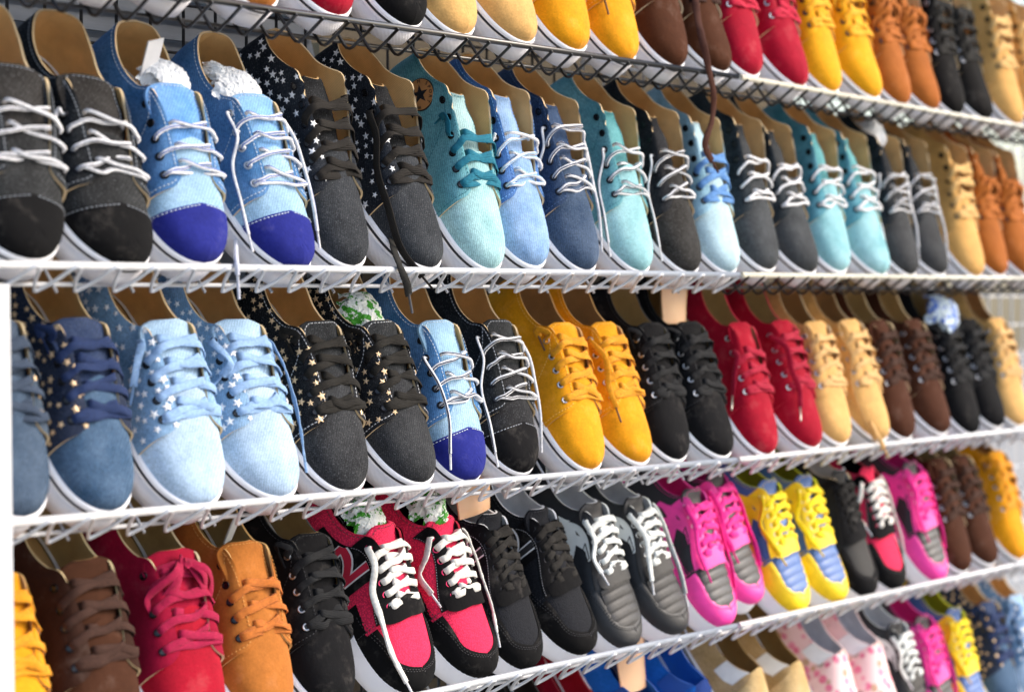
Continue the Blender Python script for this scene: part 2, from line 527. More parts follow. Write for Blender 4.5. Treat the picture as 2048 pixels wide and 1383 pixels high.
def build_shoe(sp, foot, seed):
    """list of Parts of one shoe; foot +1 / -1 bends the toe to either side"""
    rnd = random.Random(seed)
    S = sp['style']; st = STY[S]; bend = .010 * foot
    parts = []
    def add(name, mb_or_me, mats=None, parent=None, matrix=None, smooth=True, label=None, kind=None):
        me = finish(mb_or_me, bend).mesh(name, mats, smooth) if isinstance(mb_or_me, MB) else mb_or_me
        p = Part(name, me, parent, matrix, label, kind); parts.append(p); return p
    us = st['us']
    sneaker = S == 'sneaker'
    # ---- sole
    mb = MB()
    nu = 44
    u = np.linspace(0, 1, nu)
    o = outline(u); t2 = unit(np.gradient(o, axis=0)); nrm2 = np.stack([-t2[:, 1], t2[:, 0]], -1)
    nrm2[0] = (-1, 0); nrm2[-1] = (1, 0)
    zb = tread(o[:, 0]); zt = feather(o[:, 0]) + (.0025 if not sneaker else .000)
    if sneaker: zt = zt - .003 * sstep(.15, .24, o[:, 0])
    def ring(frac, off):
        p = o + nrm2 * off
        z = zb + (zt - zb) * frac
        half = np.concatenate([p, z[:, None]], -1)
        other = (half * V(1, -1, 1))[::-1][1:-1]
        return np.concatenate([half, other])
    prof = ([(0.0, .000), (.03, .0026), (.10, .0036), (.5, .0040), (.90, .0038), (.975, .0030), (1.0, .0015), (.96, -.0020)] if not sneaker
            else [(0.0, .000), (.04, .0035), (.15, .0055), (.45, .0050), (.85, .0032), (.97, .0026), (1.0, .0012), (.9, -.002)])
    R = np.concatenate([ring(f, off) for f, off in prof])
    m = 2 * nu - 2
    fs = grid_faces(len(prof), m, closed_v=True, flip=True)
    mb.add(R, fs)
    bot = list(range(m))
    for i in range(nu - 1):
        a, b = i, i + 1; c = (m - i - 1) % m; d = (m - i) % m
        if i == 0: mb.f.append([0, 1, m - 1]); mb.m.append(0)
        elif i == nu - 2: mb.f.append([i, i + 1, m - i]); mb.m.append(0)
        else: mb.f.append([a, b, c, d]); mb.m.append(0)
    sole = add('sole', mb, sp['sole'])
    def band(f0, f1, off, ua, ub, k=30, taper=False):
        q = MB(); uu = np.linspace(ua, ub, k)
        p = outline(uu); tt = unit(np.gradient(p, axis=0)); nn = np.stack([-tt[:, 1], tt[:, 0]], -1)
        if ub >= 1: nn[-1] = (1, 0)
        if ua <= 0: nn[0] = (-1, 0)
        b0 = tread(p[:, 0]); b1 = feather(p[:, 0]) + .0025
        rows = []
        for f, of in ((f0, .0036), (f0, off), ((f0 + f1) / 2, off + .0002), (f1, off), (f1, .0036)):
            of2 = of * np.ones(k)
            if taper: of2 = .0036 + (of - .0036) * sstep(0, .12, (uu - ua) / (ub - ua))
            rows.append(np.concatenate([p + nn * of2[:, None], (b0 + (b1 - b0) * f)[:, None]], -1))
        half = np.stack(rows, 1)
        if ub >= 1:
            full = np.concatenate([half, (half * V(1, -1, 1))[::-1][1:]])
        q.add(full, grid_faces(len(full), 5, flip=False))
        return q
    if not sneaker and sp.get('stripe'):
        add('stripe', band(.76, .84, .0046, 0, 1, 44), sp['stripe'], sole)
        bp = add('toe_bumper', band(.05, .66, .0056, .74, 1, 26, True), sp['bumper'], sole)
    elif sneaker and sp.get('stripe'):
        add('stripe', band(.45, .56, .0056, 0, 1, 44), sp['stripe'], sole)
    # ---- insole
    mb = MB(); uu = np.linspace(.02, .86, 30); p = outline(uu)
    zz = feather(p[:, 0])[:, None] - .0005
    a_ = np.concatenate([p * V(1, .93), zz], -1); b_ = a_ * V(1, -1, 1); c_ = a_ * V(1, 0, 1) + V(0, 0, -.0015)
    mb.add(np.stack([a_, c_, b_], 1), grid_faces(30, 3, flip=True))
    add('insole', mb, sp['insole'])
    # ---- vamp (toe box)
    uv0 = us - .13 if st['tg'] else .47
    mb = MB(); uu = np.linspace(uv0, 1, 30); aa = np.linspace(0, 1, 14)
    U, A = np.meshgrid(uu, aa, indexing='ij')
    P, _ = surf(S, U, A, 'v', .0)
    if sp.get('ribs'):                                  # stitched ribs across the toe
        bumpy = 1 - np.abs(np.cos((P[..., 0] - .17) / .0115 * PI)) ** 6
        P = P + V(0, 0, 1) * (bumpy * .0005 * sstep(.4, .7, A))[..., None]
    full = np.concatenate([P, (P * V(1, -1, 1))[:, ::-1][:, 1:]], 1)
    mb.add(full, grid_faces(30, 27, flip=True))
    vamp = add('vamp', mb, sp['v'])
    if sp.get('ribs'):
        ug = np.linspace(us + .02, .98, 70)
        mb = MB(); U, A = np.meshgrid(ug, np.linspace(.50, 1, 12), indexing='ij')
        P, n = surf(S, U, A, 'v', .0006)
        bumpy = 1 - np.abs(np.cos((P[..., 0] - .17) / .0115 * PI)) ** 6
        P = P + n * (bumpy * .0010)[..., None]
        full = np.concatenate([P, (P * V(1, -1, 1))[:, ::-1][:, 1:]], 1)
        mb.add(full, grid_faces(70, 23, flip=True))
        add('ribbed_toe_panel', mb, sp['v'], vamp)
    # ---- quarters
    aa = np.linspace(0, 1, 16)
    def seam(a): return us + .012 * (1 - a) - .028 * np.clip((a - .72) / .28, 0, 1) ** 2.2
    qmats = [sp['q'], sp['edge']]
    quarters = {}
    eye = {1: [], -1: []}; eyen = {1: [], -1: []}
    stitch = {1: MB(), -1: MB()}
    for side in (-1, 1):
        mb = MB()
        pp = np.linspace(0, 1, 40)
        U = pp[:, None] * seam(aa)[None, :]; A = np.broadcast_to(aa[None, :], U.shape)
        th = .0020 + .0006 * sstep(.5, 1, U)
        P, n = surf(S, U, A, 'q', th, side)
        mb.add(P, grid_faces(40, 16, flip=(side < 0)), 0)
        Q, _ = surf(S, U, A, 'q', -.0002, side)
        def strip(a1, b1):
            k = len(a1)
            mb.add(np.concatenate([a1, b1]), [(i, i + 1, k + i + 1, k + i) for i in range(k - 1)], 1)
        strip(P[:, -1], Q[:, -1]); strip(P[-1], Q[-1])
        q = add('quarter', mb, qmats); quarters[side] = q
        # lining
        mb = MB(); U2 = pp[:, None] * (seam(aa)[None, :] - .004)
        P, n = surf(S, U2, np.broadcast_to(aa[None, :], U2.shape), 'q', -.0004, side)
        mb.add(P, grid_faces(40, 16, flip=(side > 0)))
        add('lining', mb, sp['lin'])
        # eyelets
        if st['n']:
            k = [p[0] for p in st['T']]
            ue = np.linspace(us - .042, st['uf'] + .010, st['n']); eyeu = ue
            for x in ue:
                edge_in = .0105 if sneaker else .0145
                L = np.linalg.norm(surf(S, x, 1.0, 'q')[0] - surf(S, x, .6, 'q')[0])
                a0 = 1 - .4 * edge_in / L
                P, n = surf(S, x, a0, 'q', .0028, side)
                eye[side].append(P); eyen[side].append(n)
                me = shared(('eyelet', sp['eye'].name), lambda: eyelet_mesh(sp['eye'], mat('enamel', '#0A0A0A')))
                add('eyelet', me, parent=q, matrix=frame(warp(P, bend), n))
        # stitching near the facing, the collar and the seam
        if sp.get('stitch'):
            s_ = stitch[side]
            au = np.linspace(.02, us - .03, 70); du = .0035
            Lq = np.linalg.norm(surf(S, au, 1.0, 'q')[0] - surf(S, au, .7, 'q')[0], axis=-1)
            P, n = surf(S, au, 1 - .3 * .0035 / Lq, 'q', .0027, side); dashes(s_, P, n)
            av = np.linspace(.05, .93, 30)
            P, n = surf(S, seam(av) - .014, av, 'q', .0027, side); dashes(s_, P, n)
            if S in ('low', 'high') and sp.get('stitch2', True):
                av = np.linspace(.06, .94, 40)
                P, n = surf(S, st['uf'] - .01 + .165 * (1 - av) ** 1.2, av, 'q', .0027, side); dashes(s_, P, n)
            add('stitching', s_, sp['stitch'], q)
        # stars
        if sp.get('stars'):
            sm = shared(('star', sp['stars'].name), lambda: star_mesh('star', sp['stars']))
            placed = []
            tries = 0
            want = 58 if side < 0 else 20
            while len(placed) < want and tries < 1500:
                tries += 1
                uu_ = rnd.uniform(.10, us - .01); a_ = rnd.uniform(.10, .95)
                P, n = surf(S, uu_, a_, 'q', .0029, side)
                if any(np.linalg.norm(P - p) < .0082 for p in placed): continue
                if any(np.linalg.norm(P - p) < .0085 for p in eye[side]): continue
                placed.append(P)
                mtx = frame(warp(P, bend), n, (math.cos(tries), math.sin(tries) * .5, math.sin(tries))) @ Matrix.Scale(rnd.uniform(.75, 1.25), 4)
                add('star', sm, parent=q, matrix=mtx)
    # ---- toe cap
    if sp.get('cap'):
        mb = MB(); pp = np.linspace(0, 1, 20); aa2 = np.linspace(0, 1, 14)
        u0 = .800 - .045 * (1 - aa2)
        U = u0[None, :] + pp[:, None] * (1 - u0[None, :]); A = np.broadcast_to(aa2[None, :], U.shape)
        P, n = surf(S, U, A, 'v', .0014)
        P[0] = surf(S, U[0], A[0], 'v', .0001)[0]
        full = np.concatenate([P, (P * V(1, -1, 1))[:, ::-1][:, 1:]], 1)
        mb.add(full, grid_faces(20, 27, flip=True))
        cap = add('toe_cap', mb, sp['cap'], vamp)
        if sp.get('stitch'):
            mb = MB()
            for sd in (1, -1):
                P, n = surf(S, u0 + .008, aa2, 'v', .0016, sd); dashes(mb, P, n)
            add('stitching', mb, sp['stitch'], vamp)
    # ---- sneaker overlays
    if sneaker:
        g = MB()
        pp = np.linspace(0, 1, 26)
        at = np.linspace(0, 1, 8)
        for sd in (1, -1):                               # mudguard round the toe
            ug = .56 + .44 * pp
            top = .26 + .25 * sstep(0, .5, pp) + .47 * sstep(.56, .97, pp)
            U = np.broadcast_to(ug[:, None], (26, 8)); A = top[:, None] * at[None, :]
            P, n = surf(S, U, A, 'v', .0027, sd)
            P[:, -1] = surf(S, U[:, -1], A[:, -1], 'v', .0008, sd)[0]
            g.add(P, grid_faces(26, 8, flip=(sd > 0)))
        add('mudguard', g, sp['guard'], vamp)
        s_ = MB()
        for sd in (1, -1):
            for dd in (.05, .10):
                ug = .60 + .40 * pp; top = .26 + .25 * sstep(0, .5, pp) + .47 * sstep(.56, .97, pp) - dd
                P, n = surf(S, ug, top, 'v', .0029, sd); dashes(s_, P, n, .002, .002)
        add('stitching', s_, sp['stitch'] or sp['guard'], vamp)
        # throat piece over the instep
        g = MB()
        for sd in (1, -1):
            ug = np.linspace(us - .03, us + .048, 10); at2 = np.linspace(.50, 1, 10)
            lo = .50 + .49 * np.clip((ug - us + .03) / .078, 0, 1) ** 4
            U = np.broadcast_to(ug[:, None], (10, 10)); A = lo[:, None] + (1 - lo[:, None]) * np.linspace(0, 1, 10)[None, :]
            P, n = surf(S, U, A, 'v', .0042, sd)
            g.add(P, grid_faces(10, 10, flip=(sd > 0)))
        add('throat_piece', g, sp['stay'], vamp)
        for sd in (1, -1):
            q = quarters[sd]
            g = MB()
            ug = np.linspace(st['uf'] - .035, us - .002, 26)
            lo = .62 - .14 * sstep(.48, .66, ug)
            U = np.broadcast_to(ug[:, None], (26, 8)); A = lo[:, None] + (seam(0) * 0 + .995 - lo[:, None]) * np.linspace(0, 1, 8)[None, :]
            U = np.minimum(U, seam(A) - .001)
            P, n = surf(S, U, A, 'q', .0036, sd)
            g.add(P, grid_faces(26, 8, flip=(sd < 0)))
            add('eyestay', g, sp['stay'], q)
            s_ = MB(); P, n = surf(S, np.minimum(ug, seam(lo) - .003), lo + .02, 'q', .0038, sd); dashes(s_, P, n, .0016, .0014)
            add('stitching', s_, sp.get('zig') or sp['stitch'], q)
            # heel counter
            g = MB(); ug = np.linspace(0, .17, 14); top = .9 - .45 * sstep(.05, .17, ug)
            U = np.broadcast_to(ug[:, None], (14, 6)); A = top[:, None] * np.linspace(0, 1, 6)[None, :]
            P, n = surf(S, U, A, 'q', .0034, sd)
            g.add(P, grid_faces(14, 6, flip=(sd < 0)))
            add('heel_counter', g, sp['guard'], q)
            # side emblem, drawn as strips over the quarter
            def strips(lines, wd, off, name, m):
                g = MB()
                for pts in lines:
                    pts = np.array(pts, float)
                    for i in range(len(pts) - 1):
                        p0, p1 = pts[i], pts[i + 1]
                        k = 8; tt = np.linspace(0, 1, k)[:, None]
                        c = p0 + (p1 - p0) * tt
                        sc = V(.30, .065)                 # metres per unit of u and a, roughly
                        d = (p1 - p0) * sc; d = d / np.linalg.norm(d); nn = V(-d[1], d[0]) * wd / sc
                        e = np.stack([c - nn, c, c + nn], 1)
                        P, _ = surf(S, np.clip(e[..., 0], 0, us), np.clip(e[..., 1], 0, 1), 'q', off, sd)
                        g.add(P, grid_faces(k, 3, flip=(sd < 0)))
                add(name, g, m, q)
            em = sp.get('emblem')
            if em == 'box_n':
                gq = MB(); ug = np.linspace(.25, .52, 16); aq = np.linspace(.02, .66, 8)
                U, A = np.meshgrid(ug, aq, indexing='ij'); P, _ = surf(S, U, A, 'q', .0030, sd)
                gq.add(P, grid_faces(16, 8, flip=(sd < 0))); add('side_panel', gq, sp['guard'], q)
                letter = [[(.36, .14), (.36, .60)], [(.36, .58), (.47, .16)], [(.47, .14), (.47, .60)]]
                strips(letter, .0052, .0036, 'emblem_outline', sp['em1'])
                strips([[(a + .0, b) for a, b in ln] for ln in letter], .0036, .0042, 'emblem', sp['em2'])
            elif em == 'x_bars':
                strips([[(.36, .12), (.52, .60)], [(.52, .12), (.36, .60)], [(.33, .58), (.56, .58)], [(.33, .14), (.60, .14)]], .0052, .0034, 'emblem', sp['em1'])
                strips([[(.49, .54), (.55, .54), (.56, .40), (.52, .40), (.49, .54)], [(.51, .18), (.57, .18), (.57, .32), (.51, .18)]], .0007, .0040, 'emblem_outline', sp['em2'])
    # ---- slip-on trims
    if S == 'slip':
        for sd in (1, -1):
            g = MB(); ug = np.linspace(.36, .47, 8); U, A = np.meshgrid(ug, np.linspace(.45, 1.0, 6), indexing='ij')
            P, n = surf(S, U, A, 'q', .0034, sd); g.add(P, grid_faces(8, 6, flip=(sd < 0)))
            add('elastic_gore', g, sp['gore'], quarters[sd])
    # ---- tongue
    ridge_k = [p[0] for p in st['ridge']]; ridge_v = [p[1] for p in st['ridge']]
    if st['tg']:
        x0, x1, ztop = st['tg']
        tk = rnd.uniform(-.006, .006)
        xf = st['T'][5][1]                               # where the facing ends at the top
        xs = np.r_[np.linspace(x0, xf + .004, 6), x1]
        zs = hermite(ridge_k, ridge_v, xs)[:, 0] - .0045 - st.get('sink', 0) * np.linspace(0, 1, 7) ** 1.3
        zs[-1] = ztop
        C = spline(np.stack([xs, 0 * xs, zs], -1), 44)
        wv = np.linspace(-1, 1, 11)
        cpar = np.linspace(0, 1, 44)
        hw = .0175 + (st.get('hwt', st['T'][5][2] + .0055) - .0175) * sstep(.05, .85, cpar)
        hw = hw * (1 - .55 * np.clip((cpar - .86) / .14, 0, 1) ** 3)
        tan = unit(np.gradient(C, axis=0)); nn = np.cross(tan, V(0, 1, 0)); nn = np.where(nn[:, 2:3] < 0, -nn, nn)
        # tongue floats over the gap; the edges drop to the sides
        TP = C[:, None] + V(0, 1, 0) * (hw[:, None] * wv)[..., None] - nn[:, None] * (.0075 * wv ** 2 + .0)[None, :, None]
        TP[..., 1] += tk * cpar[:, None] ** 2
        TP = TP + nn[:, None] * (.0014 * np.sin(cpar * 17 + rnd.random() * 6) * sstep(.55, 1, cpar))[:, None, None] * wv[None, :, None]
        mb = MB(); lo = TP - nn[:, None] * .0026
        mb.add(TP, grid_faces(44, 11, flip=True), 0)
        mb.add(lo, grid_faces(44, 11), 1)
        def strip2(a1, b1, mi):
            k = len(a1); mb.add(np.concatenate([a1, b1]), [(i, i + 1, k + i + 1, k + i) for i in range(k - 1)], mi)
        strip2(TP[-1], lo[-1], 1); strip2(TP[:, 0], lo[:, 0], 0); strip2(lo[:, -1], TP[:, -1], 0)
        tongue = add('tongue', mb, [sp['tg'], sp['tin']])
        if sp.get('stitch'):
            mb = MB(); N_ = np.broadcast_to(nn[:, None], TP.shape)
            dashes(mb, TP[-2, 1:-1] + nn[-2] * .0002, N_[-2, 1:-1])
            dashes(mb, TP[24:-1, 1] + nn[24:-1] * .0002, N_[24:-1, 1]); dashes(mb, TP[24:-1, -2] + nn[24:-1] * .0002, N_[24:-1, -2])
            add('stitching', mb, sp['stitch'], tongue)
        # ---- laces
        kind = sp.get('lk', 'flat'); lm = sp['lace']
        used = min(sp.get('used', st['n']), st['n'])
        rw, rt = {'flat': (.0042, .0008), 'round': (.0020, .0020), 'fat': (.0040, .0014)}[kind]
        stripe = (1, (1,)) if sp.get('lstripe') else None
        mats2 = [lm, sp.get('lstripe') or lm]
        def mid_at(i):
            m = (eye[1][i] + eye[-1][i]) / 2
            j = np.argmin(np.abs(C[:, 0] - m[0]))
            n_ = nn[j]
            z_need = C[j][2] + .0035
            return V(m[0], 0, max(z_need, m[2] + .001)), n_
        mb = MB()
        def cross(i, sa, j, lift):
            A0, B0 = eye[sa][i], eye[-sa][j]
            an, bn = eyen[sa][i], eyen[-sa][j]
            mi_, ni = mid_at(i); mj, nj = mid_at(j)
            m = (mi_ + mj) / 2; n_ = unit(ni + nj)
            jt = lambda s: V(rnd.gauss(0, s), rnd.gauss(0, s), rnd.gauss(0, s * .5))
            jb = .0016 if kind != 'round' else .0022
            if i == j:
                pts = [A0 - an * .0015, A0 + an * (.0022 + rt) + (m - A0) * .10 + jt(.0008), A0 + (m - A0) * .55 + n_ * (.0030 + lift) + an * .001 + jt(jb), m + n_ * (.0008 + lift) + jt(jb),
                       B0 + (m - B0) * .55 + n_ * (.0030 + lift) + bn * .001 + jt(jb), B0 + bn * (.0022 + rt) + (m - B0) * .10 + jt(.0008), B0 - bn * .0015]
            else:                                        # out of its own hole, across, and down behind the other facing
                f = rnd.uniform(.35, .7)
                uo = eyeu[i] * (1 - f) + eyeu[j] * f
                own, on = surf(S, eyeu[i] * .85 + eyeu[j] * .15, 1.0, 'q', .0040, sa)
                opp, pn = surf(S, uo, 1.0, 'q', .0026, -sa)
                und, _ = surf(S, uo, .93, 'q', -.0050, -sa)
                m = V((own[0] + opp[0]) / 2, (own[1] + opp[1]) / 2, 0); k_ = np.argmin(np.abs(C[:, 0] - m[0])); m[2] = max(C[k_][2] + .0022, (own[2] + opp[2]) / 2 - .0015)
                pts = [A0 - an * .0015, A0 + an * (.0016 + rt) + (own - A0) * .18, A0 + (own - A0) * .6 + an * (.0012 + rt) + jt(.0006), own + jt(.0006) + n_ * lift * .5,
                       m + n_ * lift + jt(jb), opp * V(1, .86, 1) + n_ * (.0005 + lift * .4), opp * V(1, .80, 1) - n_ * .003, und]
            N_ = hermite([0, .35, .5, .65, 1], [an, unit(an + n_), n_, unit(bn + n_), bn], np.linspace(0, 1, 22))
            tw = rnd.uniform(-.45, .45) * np.sin(np.linspace(0, PI * rnd.uniform(.8, 1.6), 22))
            Pp = spline(pts, 22); tn = unit(np.gradient(Pp, axis=0)); N_ = unit(N_)
            N_ = N_ * np.cos(tw)[:, None] + np.cross(tn, N_) * np.sin(tw)[:, None]
            tube(mb, Pp, rw, 8, N_, rt, 0, stripe)
        cross(0, 1, 0, .0)
        for i in range(used - 1):
            sa = 1 if i % 2 else -1
            cross(i, sa, i + 1, .0008)
            cross(i, -sa, i + 1, .0008 + rt * 1.9)
        if sp.get('knot'):                               # tied off: two short loops and a knot at the top
            kp, kn = mid_at(used - 1)
            kp = kp + kn * .006
            for sd in (1, -1):
                e = eye[sd][used - 1]
                tube(mb, spline([e, e + kn * .005 + (kp - e) * .3, kp + kn * .002], 14), rw, 8, kn, rt)
                for loop, ln in ((1, .034), (0, .045)):
                    q0 = kp + V(0, sd * .004, 0)
                    fwd = V(.7, sd * (1.0 if loop else .55), -.35)
                    p1 = q0 + fwd * ln * .4 + kn * .008; p2 = q0 + fwd * ln + kn * .000 + V(0, 0, -.012)
                    pts = [q0, p1, p2] + ([p2 + V(.010, -sd * .006, -.006), q0 + fwd * ln * .45 + V(.012, -sd * .004, -.002), q0] if loop else [])
                    tube(mb, spline(pts, 30), rw * .9, 8, kn, rt)
            ang = np.linspace(0, 2 * PI, 12); tube(mb, kp + np.stack([.005 * np.cos(ang), .004 * np.sin(ang), .003 * np.sin(ang * 2)], -1), rw * .8, 8, None, rt * 1.6)
        lace = add('shoelace', mb, mats2)
        # loose ends: (side, path in u / a over the shoe, part)
        for le in sp.get('loose', ()):
            sd = le[0]; e = eye[sd][used - 1 if len(le) < 3 else le[2]]; en = eyen[sd][used - 1 if len(le) < 3 else le[2]]
            pts = [e - en * .001, e + en * .004]; ns = [en, en]
            for (uu_, a_, lift) in le[1]:
                part = 'q' if uu_ < us - .02 else 'v'
                P, n = surf(S, uu_, a_, part, .0035 + lift, sd)
                pts.append(P); ns.append(n)
            k = 46
            Pp = spline(pts, k)
            d = np.r_[0, np.cumsum(np.linalg.norm(np.diff(np.array(pts), axis=0), axis=1) ** .75)]
            N_ = unit(hermite(d / d[-1], ns, np.linspace(0, 1, k)))
            if kind != 'round':
                tw = np.cumsum([rnd.gauss(0, .10) for _ in range(k)])
                tn = unit(np.gradient(Pp, axis=0)); N_ = N_ * np.cos(tw)[:, None] + np.cross(tn, N_) * np.sin(tw)[:, None]
            mb = MB(); tube(mb, Pp, rw * .92, 8, N_, rt, 0, stripe)
            pe = add('loose_lace_end', mb, mats2, lace)
            mb = MB(); dr = unit(Pp[-1] - Pp[-3]); tube(mb, [Pp[-1] - dr * .002, Pp[-1] + dr * .008, Pp[-1] + dr * .018], .0013, 8)
            add('aglet', mb, sp.get('aglet') or lm, lace)
    # ---- round ankle badge with star
    if sp.get('badge'):
        q = quarters[-1]
        P, n = surf(S, .262, .66, 'q', .0028, -1)
        a = np.arange(36) * 2 * PI / 36
        def disc(r, z0, z1):
            g = MB(); lo = np.stack([r * np.cos(a), r * np.sin(a), 0 * a + z0], -1); hi = lo * V(.985, .985, 0) + V(0, 0, z1)
            g.add(np.concatenate([lo, hi]), [(i, (i + 1) % 36, 36 + (i + 1) % 36, 36 + i) for i in range(36)] + [list(range(36, 72))])
            return g
        up = Vector((.25, 0, 1))
        M = frame(warp(P, bend), n, Vector((1, 0, -.25)))
        bd = Part('badge', disc(.0185, -.002, .0008).mesh('badge', mat('leather', '#1B1A1C'), False), q, M); parts.append(bd)
        parts.append(Part('badge_face', disc(.0176, .0002, .0012).mesh('badge_face', mat('leather', '#C98A52', rough=.6), False), bd, None))
        parts.append(Part('badge_star', star_mesh('badge_star', mat('leather', '#15161C'), .0112, .0046, .0010), bd, Matrix.Translation((0, 0, .0012)) @ Matrix.Rotation(.12, 4, 'Z')))
        for word, a0, dirn in (('M SPORT', math.radians(168), -1), ('WWW.', math.radians(-22), -1)):
            for i, ch in enumerate(word):
                if ch == ' ': continue
                ang = a0 + dirn * i * math.radians(22)
                cu = bpy.data.curves.new('letter', 'FONT'); cu.body = ch; cu.size = .0056; cu.align_x = 'CENTER'; cu.align_y = 'CENTER'; cu.extrude = .0002
                to = bpy.data.objects.new('letter', cu); COL.objects.link(to)
                dg = bpy.context.evaluated_depsgraph_get()
                me = bpy.data.meshes.new_from_object(to.evaluated_get(dg))
                bpy.data.objects.remove(to)
                me.materials.clear(); me.materials.append(mat('leather', '#15161C'))
                parts.append(Part('letter', me, bd, Matrix.Translation((.0145 * math.cos(ang), .0145 * math.sin(ang), .0015)) @ Matrix.Rotation(ang - PI / 2, 4, 'Z')))
    return parts

def place_shoe(parts, name, M):
    root = bpy.data.objects.new(name, None)
    root.empty_display_size = .02
    COL.objects.link(root)
    root.matrix_world = M
    made = {}
    for p in parts:
        o = link(p.name, p.mesh, made[p.parent] if p.parent else root, p.mats)
        if p.label: o['label'] = p.label
        made[p] = o
    return root

# ------------------------------------------------------------------ the rack and what is behind it
WHITE = mat('enamel', '#CDCFD2'); BLACKW = mat('enamel', '#1B1A1A'); CREAM = mat('enamel', '#CBC8B8')
mb = MB(); mb.add([(-30, -30, 0), (60, -30, 0), (60, 30, 0), (-30, 30, 0)], [(0, 1, 2, 3)])
ground = link('pavement', mb.mesh('pavement', mat('plain', '#A9A49C')))
ground['kind'] = 'structure'

def shelf_run(A, B, style, label, group):
    L = (B - A).length; t = (B - A).normalized()
    e = EF; n = EN
    root = bpy.data.objects.new('wire_shelf', None); COL.objects.link(root); root.location = A
    tag(root, label, 'wire shelf', group)
    railm = {'zig': WHITE, 'black': BLACKW, 'mixed': CREAM}[style]
    gridm = {'zig': WHITE, 'black': BLACKW, 'mixed': BLACKW}[style]
    def at(x, f, h): return np.array(t * x + e * f + n * h)
    def wire(name, pts, r, m, smooth=24):
        g = MB(); tube(g, spline(pts, smooth) if smooth else np.array(pts), r, 8); return link(name, g.mesh(name, m), root)
    wire('front_rail', [at(0, 0, 0), at(L, 0, 0)], .0036 if style != 'black' else .0032, railm, 0)
    wire('lower_rail', [at(0, -.010, -LIP - .0045), at(L, -.010, -LIP - .0045)], .0020, gridm, 0)
    for f in (-.075, -.15, -.225, -.285):
        wire('support_wire', [at(0, f, -LIP - .0045), at(L, f, -LIP - .0045)], .0024, gridm, 0)
    g = MB()
    if style == 'zig':
        pts = []
        k = int(L / .048); p = L / k
        for i in range(k):
            x = i * p
            lo = -LIP * .86
            pts += [at(x + .002, .0036, .0034), at(x + p * .25, .0045, lo * .5), at(x + p * .5 - .003, .0045, lo + .003), at(x + p * .5, .0045, lo), at(x + p * .5 + .003, .0045, lo + .003), at(x + p * .75, .0045, lo * .5), at(x + p - .002, .0036, .0034)]
        tube(g, spline(pts, k * 16), .0018, 6); link('zigzag_wire', g.mesh('zigzag_wire', WHITE), root)
        cw = MB(); tube(cw, [np.array(e * 0 - n * (LIP + .0022)), np.array(e * -.285 - n * (LIP + .0022))], .0014, 6); step = .096
    else:
        q = lambda f, h: np.array(e * f + n * h)
        cw = MB(); tube(cw, [q(.004, .002), q(.0045, -LIP * .5), q(.0045, -LIP + .005), q(.0035, -LIP + .0012), q(.0005, -LIP - .0014), q(-.004, -LIP - .0022), q(-.1, -LIP - .0022), q(-.285, -LIP - .0022)], .0017, 6); step = .040
    cm = cw.mesh('cross_wire', gridm)
    x = .012
    while x < L:
        link('cross_wire', cm, root, Matrix.Translation(t * x)); x += step
    return root

ORD = {1: 'topmost', 2: 'second highest', 3: 'middle', 4: 'second lowest', 5: 'lowest'}
for row in (1, 2, 3, 4, 5):
    p = RP[row]
    gap = Vector((.004, 0, 0))
    sA = 'black' if row == 1 else 'zig'; sB = 'mixed' if row in (1, 2) else 'zig'
    la = {1: 'black wire shelf with square grid front lip, topmost of the rack', 2: 'white wire shelf with zigzag lip holding the star-studded and badge high-tops',
          3: 'white zigzag-lipped wire shelf hooked on the white post, holding the gold-starred shoes', 4: 'white wire shelf with zigzag lip holding the red and black running shoes',
          5: 'white wire shelf with zigzag lip, lowest of the rack under the running shoes'}[row]
    lb = {1: 'pale-railed wire shelf with dark grid lip under the red and yellow suede boots', 2: 'pale-railed wire shelf with dark grid lip under the grey and teal laced high-tops',
          3: 'white wire shelf with zigzag lip under the red suede pair', 4: 'white wire shelf with zigzag lip under the yellow and blue trainers', 5: 'white wire shelf with zigzag lip under the floral slip-ons'}[row]
    shelf_run(p[0], p[1] - gap, sA, la, 'wire shelves of the rack')
    shelf_run(p[1] + gap, p[2], sB, lb, 'wire shelves of the rack')

# white upright at the rack's end
mb = MB(); P0 = on_front(11, 1047)
x1 = P0.x; ztop = RP[2][0].z - .016
v = []
for z, lean in ((0.001, .012), (ztop, -.004)):
    c = .004
    for (dx, dy) in ((-.03 + c, -.014), (-c, -.014), (0, -.014 + c), (0, .012 - c), (-c, .012), (-.03 + c, .012), (-.03, .012 - c), (-.03, -.014 + c)):
        v.append((x1 + dx + lean, dy, z))
mb.add(v, [(i, (i + 1) % 8, 8 + (i + 1) % 8, 8 + i) for i in range(8)] + [list(range(8, 16))])
post = link('rack_post', mb.mesh('rack_post', WHITE, False)); tag(post, 'white square metal post carrying the ends of the white wire shelves', 'post')

def grid_panel(x0, x1, z0, z1, y, m, label, sp=.05, r=.0018, group='wire grid panels behind the shelves'):
    root = bpy.data.objects.new('grid_panel', None); COL.objects.link(root); root.location = (x0, y, z0)
    tag(root, label, 'grid panel', group)
    g = MB(); tube(g, [(0, 0, 0), (0, 0, z1 - z0)], r, 6); vm = g.mesh('vertical_wire', m)
    g = MB(); tube(g, [(0, .0032, 0), (x1 - x0, .0032, 0)], r, 6); hm = g.mesh('horizontal_wire', m)
    k = int((x1 - x0) / sp)
    for i in range(k + 1): link('vertical_wire', vm, root, Matrix.Translation((i * sp, 0, 0)))
    k = int((z1 - z0) / sp)
    for i in range(k + 1): link('horizontal_wire', hm, root, Matrix.Translation((0, 0, i * sp)))
YB = .235
XJ = RP[2][1].x
grid_panel(.55, XJ - .01, .55, 2.15, YB, BLACKW, 'black wire grid panel behind the star-studded and badge high-tops')
